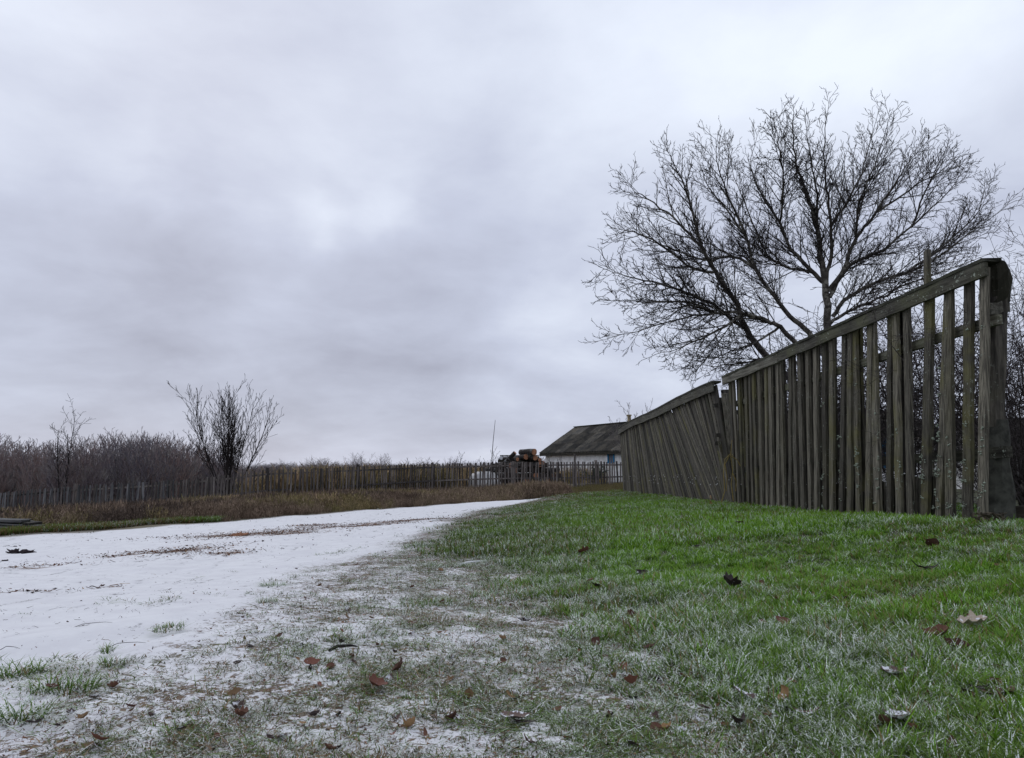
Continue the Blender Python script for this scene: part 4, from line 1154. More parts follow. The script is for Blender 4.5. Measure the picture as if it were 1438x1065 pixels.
def shrub(name, px, pyb, Y, stems, H, spread, label, seed, P=None, r=.03, mat=M_TWIG, group=None, z=None, x=None, cat='shrub', lean=0):
    rs = random.Random(seed)
    X = at(px, pyb, Y).x if x is None else x
    base = Vector((X, Y, hz(X, Y)-.05)) if z is None else Vector((X, Y, z))
    root = empty(name, base); tag(root, label, cat, group)
    P = P or dict(n=[8, 6, 4], wig=[.05, .09, .12], up=[.04, .09, .10], gap=[.25, .2], ratio=[.4, .42], ang=(.35, .75), rr=.55, taper=.5, t0=.15, lmin=.12, rmin=.006)
    out = []
    for i in range(stems):
        a = 2*math.pi*i/stems+rs.uniform(-.4, .4); s = spread*rs.uniform(.25, 1)
        d = Vector((math.cos(a)*s+lean, math.sin(a)*s, 1)).normalized()
        grow(out, Vector((rs.uniform(-.08, .08), rs.uniform(-.08, .08), 0)), d, H*rs.uniform(.7, 1.05), r*rs.uniform(.6, 1), 0, rs, P)
    to_objs(out, root, None, ['stem', 'branches'], [mat, mat], [5, 3])
    return root
# the distinct shrub on the left and neighbours
shrub('bare_shrub', 321, 675, 37, 12, 5.3, .54, 'vase shaped leafless shrub standing alone just behind the picket fence on the left', 5,
      dict(n=[9, 7, 5, 4], wig=[.05, .08, .10, .1], up=[.02, .09, .10, .1], gap=[.26, .22, .3], ratio=[.42, .4, .4], ang=(.3, .6), rr=.5, taper=.45, t0=.25, lmin=.15, rmin=.0072), r=.05, mat=M_TWIG)
shrub('bare_sapling', 86, 700, 39, 3, 6.3, .25, 'tallest bare sapling with a thin trunk rising over the thicket at the far left', 9,
      dict(n=[8, 7, 5], wig=[.05, .09, .12], up=[.03, .02, .05], gap=[.3, .22], ratio=[.32, .4], ang=(.55, 1.0), rr=.5, taper=.4, t0=.35, lmin=.2, rmin=.008), r=.06, mat=M_TWIG, cat='tree')
shrub('drooping_bush', 535, 668, 41, 12, 1.85, .75, 'dark tangled bush with a few withered leaves poking over the middle of the picket fence', 12,
      dict(n=[7, 6, 4], wig=[.12, .14, .18], up=[.0, -.02, -.04], gap=[.12, .14], ratio=[.45, .4], ang=(.4, .9), rr=.5, taper=.5, t0=.2, lmin=.1, rmin=.007), r=.022)
shrub('forked_sapling', 566, 668, 42, 5, 2.2, .95, 'sparse sapling with long splayed shoots right of the drooping bush', 13,
      dict(n=[7, 5, 3], wig=[.04, .06, .1], up=[.03, .10, .1], gap=[.5, .4], ratio=[.3, .35], ang=(.4, .8), rr=.5, taper=.5, t0=.3, lmin=.15, rmin=.008), r=.022)
shrub('young_fruit_tree', 645, 665, 43, 1, 2.7, .03, 'young fruit tree with one straight stem and short side branches behind the picket fence', 14,
      dict(n=[8, 6, 4], wig=[.02, .10, .12], up=[.05, .12, .1], gap=[.16, .2], ratio=[.42, .4], ang=(.8, 1.2), rr=.5, taper=.65, t0=.35, lmin=.12, rmin=.007), r=.035, cat='tree')
shrub('branching_sapling', 690, 665, 44.5, 5, 2.2, .6, 'sapling with several rising shoots between the white sheeted heap and the thin pole', 15,
      dict(n=[7, 5, 4], wig=[.05, .08, .1], up=[.05, .10, .1], gap=[.25, .25], ratio=[.35, .4], ang=(.4, .8), rr=.5, taper=.5, t0=.2, lmin=.12, rmin=.007), r=.025, cat='tree')
shrub('roof_bush', 905, 680, 34, 22, 4.1, .5, 'brushy bare tree top showing above the leaning fence beside the clay chimney', 16,
      dict(n=[8, 6, 4], wig=[.06, .1, .13], up=[.03, .08, .10], gap=[.3, .2], ratio=[.33, .38], ang=(.35, .8), rr=.5, taper=.5, t0=.45, lmin=.12, rmin=.007), r=.035, mat=M_TWIGP, cat='tree')
shrub('low_bush', 390, 672, 44, 14, 2.2, .7, 'low reddish brush at the right end of the thicket behind the vase shaped shrub', 17, r=.02)
shrub('log_pile_sapling', 775, 672, 42.3, 7, 1.9, .6, 'thin whippy shoots growing beside the log pile', 18, r=.014)
shrub('evergreen_bush', 835, 668, 43, 9, 1.3, .6, 'small dark evergreen bush against the white cottage wall', 19, r=.014, mat=M_IVY,
      P=dict(n=[7, 6, 4], wig=[.12, .14, .18], up=[.0, .02, .04], gap=[.08, .08], ratio=[.45, .4], ang=(.4, .9), rr=.9, taper=.5, t0=.2, lmin=.1, rmin=.013))
# thin pole
p0 = at(690, 668, 45); t = empty('thin_pole', (p0.x, 45, hz(p0.x, 45))); tag(t, 'very thin tall pole rising from the sapling left of the log pile', 'pole')
link('rod', tubes_mesh('rod', [([Vector((0, 0, 0)), at(691, 640, 45)-t.location, at(692.5, 620, 45)-t.location, at(695.5, 590, 45)-t.location], [.03, .026, .02, .012])], 6, M_IRON), t)

# tangled hedge at the right edge, behind the corner post
def right_hedge():
    P = dict(n=[10, 8, 5, 4], wig=[.10, .16, .22, .25], up=[.0, .0, .0, .02], gap=[.16, .12, .12], ratio=[.5, .42, .4], ang=(.5, 1.3), rr=.55, taper=.4, t0=.12, lmin=.08, rmin=.0017)
    shrub('bramble_hedge', 1458, 720, 6.6, 24, 2.35, .6, 'tall tangled bare hedge filling the right edge beyond the corner post', 30, P, r=.012, mat=M_HEDGE, z=None)
    P2 = dict(P); P2['rmin'] = .0036
    shrub('tangled_bush', 1290, 700, 9.0, 20, 2.5, .6, 'dense tangled bare bush seen through the gaps of the tall slat fence', 31, P2, r=.014, mat=M_HEDGE)
    shrub('hidden_bush', 1170, 700, 11.5, 30, 2.7, .6, 'bare thorny bush behind the middle of the tall slat fence', 33, P2, r=.014, mat=M_HEDGE)
    P3 = dict(P); P3['rmin'] = .0022; P3['ratio'] = [.4, .4, .4]
    shrub('twiggy_bush', 1385, 700, 10.5, 20, 2.3, .5, 'bare bush of fine twigs seen between the corner post and its last slats', 32, P3, r=.012, mat=M_TWIGP)
right_hedge()
shrub('hedge_thicket', 1440, 720, 7.6, 15, 2.1, .5, 'lower mass of tangled bare twigs behind the bramble hedge at the right edge', 35,
      dict(n=[10, 8, 5, 4], wig=[.10, .16, .22, .25], up=[.0, .0, .0, .02], gap=[.16, .12, .12], ratio=[.5, .42, .4], ang=(.5, 1.3), rr=.55, taper=.4, t0=.1, lmin=.08, rmin=.002), r=.012, mat=M_HEDGE)
# stake seen above the cap board
p = at(1303, 660, 7.0); t = empty('tall_stake', (p.x, 7.0, hz(p.x, 7.0))); tag(t, 'upright weathered stake poking above the cap board near the corner post', 'stake')
mb = MB(); a = Vector((0, 0, 0)); b = at(1302, 353, 7.0)-t.location
mb.beam(a, b, (1, 0, 0), (0, 1, 0), .062, .05, seg=8, wob=.008, taper=.75, endjit=.02); mb.build('stake_shaft', M_SLAT, t)

# ------------------------------------------------------------------ the thicket on the left and the far tree line
def thicket():
    protos = []
    for i in range(6):
        rs = random.Random(900+i); out = []
        P = dict(n=[7, 5, 4], wig=[.06, .10, .13], up=[.05, .08, .08], gap=[.26, .24], ratio=[.36, .4], ang=(.35, .85), rr=.5, taper=.5, t0=.1, lmin=.15, rmin=.0075)
        for k in range(15):
            a = rs.uniform(0, 6.28); s = rs.uniform(.05, .5)
            grow(out, Vector((rs.uniform(-.6, .6), rs.uniform(-.6, .6), 0)), Vector((math.cos(a)*s, math.sin(a)*s, 1)).normalized(), rs.uniform(1.8, 3.2), .02, 0, rs, P)
        protos.append(tubes_mesh('thicket_bush', [(p, r) for l, p, r in out], 3, thick_mat, True))
    def top_py(px): return np.interp(px, [-300,-60,0,40,85,130,160,200,250,290,340,390,410], [600,602,612,622,615,612,606,606,613,622,640,655,662])
    n = 230; px = NR.uniform(-420, 400, n); Y = NR.uniform(39, 58, n)
    Y = np.where(px > 250, NR.uniform(44, 60, n), Y)
    X = (px-719)/FPX*Y; z = height(X, Y)
    ht = (657.6-top_py(px)+NR.uniform(-9, 5, n))/FPX*Y+.5-z
    ht = np.clip(ht, .8, 7)/3.35*np.where(NR.rand(n) < .25, .8, 1)
    s = np.stack([np.clip(ht, .7, 1.6), np.clip(ht, .7, 1.6), ht], 1)
    scatter('thicket', np.stack([X, Y, z-.05], 1), np.stack([NR.randn(n)*.05, NR.randn(n)*.05, NR.rand(n)*6.28], 1), s, NR.randint(0, 6, n), protos,
            {'tint': np.clip(.5+.3*wav(X, Y, 7, 2, .5)+.35*NR.randn(n), 0, 1)}, 'belt of leafless purple brown brushwood filling the left behind the fence', 'thicket')
    n = 700; a = NR.uniform(math.radians(50), math.radians(132), n); r = NR.uniform(190, 330, n); X = r*np.cos(a); Y = r*np.sin(a)
    s = NR.uniform(.9, 1.7, n)*(r/260); s3 = np.stack([s*2.2, s*2.2, s*np.where(NR.rand(n) < .12, 1.5, .8)], 1)
    scatter('distant_trees', np.stack([X, Y, np.full(n, -1.7)], 1), np.stack([np.zeros(n), np.zeros(n), NR.rand(n)*6.28], 1), s3, NR.randint(0, 6, n), protos,
            {'tint': np.full(n, .3)}, 'low line of bare trees on the far horizon', 'distant trees')
def make_thick_mat():
    m, nt, bs = new_mat('brushwood'); g = NT(nt)
    t = g.attr('tint', 'INSTANCER'); n = g.noise(g.geo().outputs['Position'], 1.3, 3, .6)
    c = g.mix(t, (0.11, 0.10, 0.12), (0.24, 0.17, 0.155)); c = g.mix(g.ss(n, .45, .7), c, (0.27, 0.25, 0.24))
    g.l(c, bs.inputs['Base Color']); return m
thick_mat = make_thick_mat()
thicket()

# ------------------------------------------------------------------ cottages
def corrugated(w, l, waves=4, amp=.045):
    V, F = [], []; n = waves*4
    for j in range(2):
        for i in range(n+1):
            V.append((w*i/n, l*j, amp*math.sin(i*math.pi/2)))
    for i in range(n): F.append((i, i+1, n+2+i, n+1+i))
    b = len(V)
    V += [(x, y, z-.015) for x, y, z in V[:b]]
    F += [tuple(b+k for k in f[::-1]) for f in F[:]]
    F += [(i+1, i, b+i, b+i+1) for i in range(n)]
    return mesh_from('roof_sheet', V, F, M_ROOF)
SHEET = corrugated(1.14, 1.30)
def cottage_window(root, O3, ux, w, h, loc, frame_mat, nrm):
    """frame, sash bars, panes, curtain on a wall; loc = lower left corner, ux = direction along the wall"""
    up = Vector((0, 0, 1)); fr = MB()
    def bar(a, b, w_, t_, off): fr.beam(a+nrm*off, b+nrm*off, ux if abs((b-a).z) > abs((b-a).dot(ux)) else up, nrm, w_, t_)
    o = loc
    bar(o, o+up*h, .13, .07, .03); bar(o+ux*w, o+ux*w+up*h, .13, .07, .03)
    bar(o+ux*-.045, o+ux*(w+.045), .09, .074, .032); bar(o+up*h+ux*-.065, o+up*h+ux*(w+.065), .18, .08, .035)
    f = fr.build('window_frame', frame_mat, root)
    sb = MB(); 
    for a, b in ((o+ux*w/2, o+ux*w/2+up*h), (o+up*h*.66, o+up*h*.66+ux*w)):
        sb.beam(a+nrm*.02, b+nrm*.02, ux if abs((b-a).z) > .01 else up, nrm, .045, .03)
    sb.build('sash_bars', frame_mat, f)
    for i in range(2):
        for (z0, z1) in ((.02, .64), (.68, .98)):
            a = o+ux*(w*(.5*i+.03)); mb = MB(); b_ = a+ux*w*.44
            mb.add([a+up*h*z0+nrm*.012, b_+up*h*z0+nrm*.012, b_+up*h*z1+nrm*.012, a+up*h*z1+nrm*.012, a+up*h*z0+nrm*.004, b_+up*h*z0+nrm*.004, b_+up*h*z1+nrm*.004, a+up*h*z1+nrm*.004],
                   [(0,1,2,3),(7,6,5,4),(0,4,5,1),(1,5,6,2),(2,6,7,3),(3,7,4,0)])
            mb.build('pane', M_CURTAIN if (z0 < .5) else M_GLASS, f)
def cottage(name, label, O, u, L, D, ze, zr, zg, wins, over=.35, sheets=True, colsheet=M_ROOF):
    """O = outer corner of the front eave, u along the eave, v = into the house"""
    u = Vector((u[0], u[1], 0)).normalized(); v = Vector((-u.y, u.x, 0))
    if v.y < 0 and abs(v.y) > abs(v.x): v = -v
    if v.x < 0 and abs(v.x) >= abs(v.y): v = -v
    O = Vector((O[0], O[1], 0)); root = empty(name, O+Vector((0, 0, zg))); tag(root, label, 'cottage'); B = root.location
    up = Vector((0, 0, 1)); mb = MB()
    w0 = O+u*over+v*over; L2, D2 = L-2*over, D-2*over; rise = (zr-ze)/(D/2)
    zt = ze+over*rise-.05
    c = [w0, w0+u*L2, w0+u*L2+v*D2, w0+v*D2]
    V = [p+up*(zg-.3)-B for p in c]+[p+up*zt-B for p in c]+[(w0+v*D2/2)+up*(zr-.1)-B, (w0+u*L2+v*D2/2)+up*(zr-.1)-B]
    mb.add(V, [(0,1,5,4),(2,3,7,6),(1,2,6,9,5),(3,0,4,8,7)])
    mb.build('wall', M_WHITEWALL, root)
    # roof: front slope in sheets, back slope plain
    sl = math.hypot(D/2, zr-ze); sdir_ = (v*(D/2)+up*(zr-ze)).normalized(); nrm = u.cross(sdir_).normalized()
    if nrm.z < 0: nrm = -nrm
    rf = MB()
    for s_ in (0, 1):
        a = O+up*ze if s_ == 0 else O+v*D+up*ze; b = O+v*D/2+up*zr
        off = -nrm*.03 if s_ == 0 else Vector((0, 0, 0))
        q = [a+off-B, a+u*L+off-B, b+u*L+off-B, b+off-B]; rf.add(q+[p-up*.05 for p in q], [(0,1,2,3),(7,6,5,4),(0,4,5,1),(1,5,6,2),(2,6,7,3),(3,7,4,0)])
    rfo = rf.build('roof', M_POST if sheets else M_ROOF, root)
    if sheets:
        rows = max(1, round(sl/1.2)); cols = int(L/1.1)
        for j in range(rows):
            for i in range(cols):
                o = link('roof_sheet', SHEET, rfo)
                X = u; Yd = sdir_; Z = X.cross(Yd); 
                if Z.z < 0: X = -u; Z = X.cross(Yd)
                st = (O+u*(L*i/cols) if X.dot(u) > 0 else O+u*(L*(i+1)/cols))+up*ze+sdir_*(sl*j/rows)-B+Z*(.03+.012*(j % 2)+R.uniform(0, .012))
                mt = Matrix((X, Yd, Z)).transposed().to_4x4(); mt.translation = st
                o.matrix_local = mt @ Matrix.Rotation(R.uniform(-.012, .012), 4, 'Z') @ Matrix.Diagonal((L/cols/1.19, sl/rows/1.24, 1, 1))
    mb = MB(); mb.beam(O+v*D/2+up*(zr+.06)-B, O+v*D/2+u*L+up*(zr+.06)-B, v, up, .3, .05); mb.build('ridge_board', M_MOSS, root)
    mb = MB(); mb.beam(O+up*(ze-.11)+v*.05-B, O+u*L+up*(ze-.11)+v*.05-B, up, v, .15, .03); mb.build('fascia', M_POST, root)
    mb = MB(); mb.beam(O+up*(ze-.06)+v*.2-B, O+u*L+up*(ze-.06)+v*.2-B, v, up, .3, .02); mb.build('soffit', M_POST, root)
    for (s_, w, z0, h) in wins: cottage_window(root, B, u, w, h, w0+u*s_+up*z0-B, M_BLUE, -v)
    return root, u, v, B
# far cottage: eave runs from the log pile towards the fence
O1 = at(757, 640, 56); d1 = (at(880, 629.5, 46)-O1); d1.z = 0
def along_wall(px, O, u, v, over):   # distance along the front wall seen at column px
    k = (px-719)/FPX/0.9928
    k = (px-719)/FPX
    w0 = Vector((O.x, O.y, 0))+u*over+v*over
    # x = k' * y with k' from mid height
    kk = at(px, 645, 1.0).x
    return (kk*w0.y-w0.x)/(u.x-kk*u.y)
_u = Vector((d1.x, d1.y, 0)).normalized(); _v = Vector((-_u.y, _u.x, 0)); _v = _v if _v.x > 0 else -_v
s1 = along_wall(856, O1, _u, _v, .35)
R.seed(8)
c1 = cottage('far_cottage', 'white washed cottage with dark corrugated roof and blue window beyond the picket fence', (O1.x, O1.y), (d1.x, d1.y), 16.5, 6.4, 1.58, 3.62, -.6,
             [(s1-.1, .62, .85, .84)])
pc = at(882, 597, 50.5); t = empty('clay_chimney', (0, 0, 0)); t.parent = c1[0]; t.name = 'chimney'
t.location = Vector((pc.x, 50.0, 3.0))-c1[3]
mb = MB(); mb.beam((0, 0, 0), (0, 0, 1.02), (1, 0, 0), (0, 1, 0), .22, .22, seg=3, wob=.01); mb.box((0, 0, 1.05), (.30, .30, .08)); mb.build('flue', M_CHIM, t)
# pole standing by the wall
p0 = at(807, 668, 41); t = empty('wall_post', (p0.x, 41, hz(p0.x, 41))); tag(t, 'grey wooden post standing taller than the pickets before the cottage wall', 'post')
mb = MB(); mb.beam((0, 0, 0), at(807, 637.5, 41)-t.location, (1, 0, 0), (0, 1, 0), .10, .10, seg=3, wob=.01); mb.build('shaft', M_PICKET, t)
# small shed left of the logs
R.seed(4)
Os = at(699, 641, 48.5)
cottage('low_shed', 'low shed with a flat corrugated roof just left of the log pile', (Os.x, Os.y), (1, -.12), 2.6, 2.4, 1.05, 1.28, -.75, [], over=.12)
# cottage behind the tall fence
R.seed(5)
cottage('near_cottage', 'white cottage with blue window frames glimpsed through the slats of the tall fence', (7.2, 25.0), (1, .0), 7.4, 5, 1.72, 2.55, -.25,
        [(1.9, .75, .55, .9), (3.5, .75, .55, .9), (5.1, .75, .55, .9)])
# board fence and brown shed roof at the right edge
R.seed(6)
q = at(1412, 700, 11.6); t = empty('board_fence', (q.x, 11.6, hz(q.x, 11.6))); tag(t, 'dark upright board fence at the far right edge behind the hedge', 'fence')
for i in range(12):
    mb = MB(); x = i*.15; mb.beam((x, 0, -.05), (x+R.uniform(-.01, .01), 0, .95+R.uniform(-.04, .04)), (1, 0, 0), (0, 1, 0), .135, .022, seg=3, wob=.006); mb.build('board', M_SLATB, t)
for z in (.25, .75):
    mb = MB(); mb.beam((0, .035, z), (1.8, .035, z), (0, 0, 1), (0, 1, 0), .07, .035); mb.build('rail', M_SLATB, t)
q = at(1404, 622, 14.0)
cottage('brown_shed', 'shed with a brown mossy roof behind the board fence at the right edge', (q.x, 14.0), (1, 0), 5, 3, .98, 1.45, -.1, [], over=.15)

# ------------------------------------------------------------------ log pile, white heap, boards, clods
def log_pile():
    R.seed(55)
    def log(px, py, Yd, r, L, d, label, cut=None):
        cut = cut or M_CUT
        e = at(px, py, Yd); d = Vector(d).normalized()
        t = empty('log', e); tag(t, label, 'log', 'logs stacked behind the picket fence')
        n = 5; sides = 10; V, F = [], []
        a = d.cross(Vector((0, 0, 1))).normalized(); b = a.cross(d)
        prof = [1+R.uniform(-.10, .10) for _ in range(sides)]
        for i in range(n+1):
            c = d*(L*i/n)+Vector((0, 0, 1))*R.uniform(-.012, .012)
            for k in range(sides):
                an = 2*math.pi*k/sides; rr = r*prof[k]*(1+R.uniform(-.04, .04))*(1-.15*i/n); V.append(c+a*math.cos(an)*rr+b*math.sin(an)*rr)
        for i in range(n):
            for k in range(sides): F.append((i*sides+k, i*sides+(k+1) % sides, (i+1)*sides+(k+1) % sides, (i+1)*sides+k))
        F.append(tuple(n*sides+k for k in range(sides)))
        link('bark', mesh_from('bark', V, F, M_LOGBARK, True), t)
        V = [v*0.985-d*.004 for v in [Vector(q) for q in [tuple(v) for v in (V[:sides])]]]
        link('cut_face', mesh_from('cut_face', V+[v-d*.002 for v in V], [tuple(range(sides))[::-1], tuple(range(sides, 2*sides))]+[(k, (k+1) % sides, sides+(k+1) % sides, sides+k) for k in range(sides)], cut), t)
    D0 = (-.52, .86, 0)
    vis = [(750.4,635.0,.185,'topmost and thickest log of the pile with its round orange end'),
           (738.5,642.0,.165,'log with round cut end just below and left of the topmost log'),
           (726.5,644.8,.11,'small log at the upper left of the pile'),
           (752.0,643.2,.165,'log directly below the topmost log of the pile'),
           (758.0,646.2,.12,'pale ended log at the upper right shoulder of the pile'),
           (763.3,650.5,.13,'log on the right slope of the pile just above the pickets')]
    for px, py, r, lb in vis: log(px, py, 42.6+R.uniform(-.15, .15), r, 1.5, (D0[0], D0[1], R.uniform(-.05, .02)), lb)
    log(723.4, 636.2, 42.4, .12, 1.4, (-.75, .3, -.72), 'steeply slanting log sticking up at the left of the pile')
    rows = [(676,703,795),(668,704,792),(660.5,706,784),(653,710,772)]
    rn = ['bottom row', 'second row from the ground', 'third row from the ground', 'row level with the picket tops']
    on = ['leftmost', 'second from left', 'third from left', 'fourth from left', 'fifth from left', 'sixth from left', 'seventh from left', 'eighth from left', 'ninth from left', 'tenth from left', 'eleventh from left', 'twelfth from left']
    for j, (py, xa, xb) in enumerate(rows):
        px = xa+3+(j % 2)*4; q = 0
        while px < xb:
            r = R.uniform(.13, .17)
            log(px, py+R.uniform(-.6, .6), 42.8+R.uniform(-.25, .25)+(.4 if R.random() < .35 else 0), r, 2.0, (D0[0]+R.uniform(-.1, .1), D0[1]+R.uniform(-.1, .1), 0), 'stacked log behind the pickets, %s in the %s' % (on[q], rn[j]), M_CUT if R.random() < .22 else M_AGED)
            px += 8.3; q += 1
log_pile()

def mound(name, label, cat, px, py, Y, sx, sy, sz, mat, seed, part=None, lump=.12, flatb=True, group=None, res=(22, 12)):
    rs = random.Random(seed); c = at(px, py, Y) if Y else gpt(px, py)
    X0, Y0_ = c.x, c.y; z0 = hz(X0, Y0_)
    V, F = [], []; nu, nv = res
    for j in range(nv+1):
        ph = math.pi/2*j/nv
        for i in range(nu):
            a = 2*math.pi*i/nu; q = 1+lump*mnoise.noise(Vector((math.cos(a)*1.7+seed, math.sin(a)*1.7, ph*2)))+lump*.6*mnoise.noise(Vector((math.cos(a)*5+seed, math.sin(a)*5, ph*5)))
            V.append((math.cos(a)*math.cos(ph)**.6*sx*q, math.sin(a)*math.cos(ph)**.6*sy*q, sz*math.sin(ph)*q-.02))
    for j in range(nv):
        for i in range(nu): F.append((j*nu+i, j*nu+(i+1) % nu, (j+1)*nu+(i+1) % nu, (j+1)*nu+i))
    o = link(name, mesh_from(name, V, F, mat, True), None, (X0, Y0_, z0)); tag(o, label, cat, group)
    return o
mound('sheeted_heap', 'rounded heap under a white sheet behind the pickets left of the log pile', 'heap', 680, 680, 42.5, 1.0, .7, .98, M_TARP, 3, lump=.1)
mound('earth_clod', 'largest dark clod of earth lying on the snowy road at far left', 'clod', 22, 777, None, .085, .06, .05, M_SOIL, 11, lump=1.0)
mound('earth_clod', 'dark clod touching the largest one on its right side', 'clod', 38, 777, None, .07, .05, .04, M_SOIL, 15, lump=1.0)
mound('earth_clod', 'small lone clod in front of the pair of dark clods', 'clod', 6, 788, None, .035, .03, .022, M_SOIL, 17, lump=.9)
mound('earth_clod', 'smallest dark crumb just behind the pair of dark clods', 'clod', 20, 768, None, .04, .03, .02, M_SOIL, 19, lump=.9)
mound('dirt_lump', 'reddish brown lump in the bare patch of the far side of the road', 'clod', 336, 753, None, .16, .08, .05, M_CUT, 23, lump=.6)

R.seed(14)
p = at(20, 742, 14.3); t = empty('board_stack', (p.x, 14.3, hz(p.x, 14.3))); tag(t, 'low stack of grey weathered boards on the verge at the left edge', 'boards')
for (x0, y0, x1, y1, Y, w) in ((-60,735,58,739.5,14.2,.16),(-60,729,36,731.5,14.4,.22),(-60,739,40,743,14.05,.14),(-40,731,40,734,14.7,.2)):
    mb = MB(); mb.beam(at(x0, y0, Y)-t.location, at(x1, y1, Y)-t.location, (0, 1, 0), (0, 0, 1), w*1.6, .045, seg=4, wob=.01, endjit=.03); mb.build('board', M_BOARD, t)
for (x, y) in ((8,745),(45,746),(-40,745)):
    q = at(x, y-4, 14.3); q.z = hz(q.x, 14.3)+.06; mb = MB(); mb.box(q-t.location, (.12, .4, .2), jit=.01); mb.build('block', M_POST, t)

# ------------------------------------------------------------------ individual tussocks, leaves, sticks
def tuft_mat(name, frost, dry):
    m = M_GRASS.copy(); m.name = name; nt = m.node_tree
    for n in nt.nodes:
        if n.type == 'ATTRIBUTE' and n.attribute_name in ('frost', 'dry', 'dull'):
            v = {'frost': frost, 'dry': dry, 'dull': .45}[n.attribute_name]
            val = nt.nodes.new('ShaderNodeValue'); val.outputs[0].default_value = v
            for l in list(n.outputs['Fac'].links): nt.links.new(val.outputs[0], l.to_socket)
    return m
M_TUFT = tuft_mat('tussock_grass', .40, .14)
M_TUFTF = tuft_mat('frosted_tussock_grass', .62, .14)
for i, (px, py, w, h, lb, m) in enumerate([
        (28, 950, .062, .05, 'green grass tussock on the snow at the left edge, hindmost of the big three', M_TUFT),
        (92, 970, .075, .045, 'widest green tussock low on the snow at lower left with a brown leaf beside it', M_TUFT),
        (25, 1012, .062, .055, 'frosted grass tussock at the lower left corner, nearest to the camera', M_TUFTF),
        (158, 934, .05, .028, 'small flat tussock right of and behind the widest tussock', M_TUFT),
        (238, 884, .07, .024, 'low spreading tussock on the snow at the edge of the thin grass', M_TUFT),
        (385, 824, .08, .035, 'tiny tussock where the thin grass meets the road', M_TUFTF),
        (375, 846, .06, .025, 'tiny frosted tussock nearer than the one at the road edge', M_TUFTF),
        (150, 916, .03, .03, 'thin wisp of grass standing alone in the snow at left', M_TUFTF),
        (600, 850, .12, .03, 'dark green patch of grass in the middle of the frosted ground', M_TUFT)]):
    c = gpt(px, py); me = blade_mesh('grass_tussock', int(170*w/.07), w, h, h*1.1, .0036, m, 40+i, 4, .3)
    o = link('grass_tussock', me, None, c, (0, 0, R.uniform(0, 6)), (1, .6, 1)); tag(o, lb, 'tussock')

def leaf_mat(name, c1, c2, snow=0.0):
    m, nt, bs = new_mat(name); g = NT(nt); o = g.obj()
    n = g.noise(o, 45, 4, .6); rnd = g.rand(); pos = g.geo()
    c = g.mix(g.ss(n, .3, .7), c1, c2)
    vm = g.n('ShaderNodeVectorMath', operation='SCALE'); g.l(c, vm.inputs[0]); g.l(g.ss(rnd, 0, 1, .6, 1.3), vm.inputs['Scale']); c = vm.outputs[0]
    n2 = g.noise(pos.outputs['Position'], 55, 4, .65)
    c = g.mix(g.ss(n2, .72-snow, .78-snow), c, (.74, .75, .78))
    g.l(c, bs.inputs['Base Color']); bs.inputs['Roughness'].default_value = .7
    return m
LM = {'brown': leaf_mat('brown_leaf', (.05, .025, .018), (.18, .085, .055), .07), 'dark': leaf_mat('dark_leaf', (.018, .014, .014), (.06, .04, .036), .08),
      'red': leaf_mat('reddish_leaf', (.08, .03, .022), (.24, .105, .07), .08), 'snowy': leaf_mat('snow_covered_leaf', (.05, .035, .03), (.14, .09, .075), .22),
      'pale': leaf_mat('pale_cream_leaf', (.50, .38, .26), (.75, .66, .55), .16), 'ochre': leaf_mat('ochre_leaf', (.16, .09, .04), (.32, .20, .10), .1)}
def leaf_mesh(kind, seed, mat, curl=1.0):
    rs = random.Random(seed); V, F = [], []
    nu, nv = 8, 6
    for i in range(nu+1):
        t = i/nu
        if kind == 'oval': w = .36*math.sin(math.pi*t**.85)**.8
        elif kind == 'maple': w = .44*abs(math.sin(math.pi*t))**.6*(1+.20*math.sin(t*19+rs.random()))
        else: w = .17*math.sin(math.pi*t)**.7
        for j in range(nv+1):
            s = (j/nv-.5)*2
            x = t-.5; y = w*s*(1+rs.uniform(-.07, .07))
            z = curl*(.32*(s*w)**2*3.0+.30*(t-.5)**2*2 + .022*rs.uniform(-1, 1)) + .02*math.sin(t*12)*s
            V.append((x, y, z))
    for i in range(nu):
        for j in range(nv):
            a = i*(nv+1)+j; F.append((a, a+nv+1, a+nv+2, a+1))
    b = len(V); V += [(-.5, -.012, .08*curl), (-.5, .012, .08*curl), (-.82, 0, .2*curl), (-.82, .008, .21*curl)]
    F.append((b, b+1, b+3, b+2))
    me = mesh_from('leaf', V, F, mat, True)
    return me
LEAF = {}
def get_leaf(kind, col, v):
    k = (kind, col, v)
    if k not in LEAF: LEAF[k] = leaf_mesh(kind, hash(kind) % 7 + v if False else len(LEAF)+3, LM[col], [.8, 1.5, 2.4][v % 3])
    return LEAF[k]
RL = random.Random(8)
def put_leaf(px, py, size_px, kind, col, label, group=None, tilt=.5, yaw=None, lift=.012, curl=None, pos=None, size=None):
    g = pos if pos is not None else gpt(px, py); dist = g.y
    s = size if size else size_px/FPX*dist*.88
    me = get_leaf(kind, col, RL.randrange(3) if curl is None else curl)
    o = link('fallen_leaf', me, None, g+Vector((0, 0, lift*.6+s*.05)), (RL.uniform(-tilt, tilt), RL.uniform(-tilt, tilt), RL.uniform(0, 6.28) if yaw is None else yaw), (s, s, s))
    tag(o, label, 'leaf', group); return o
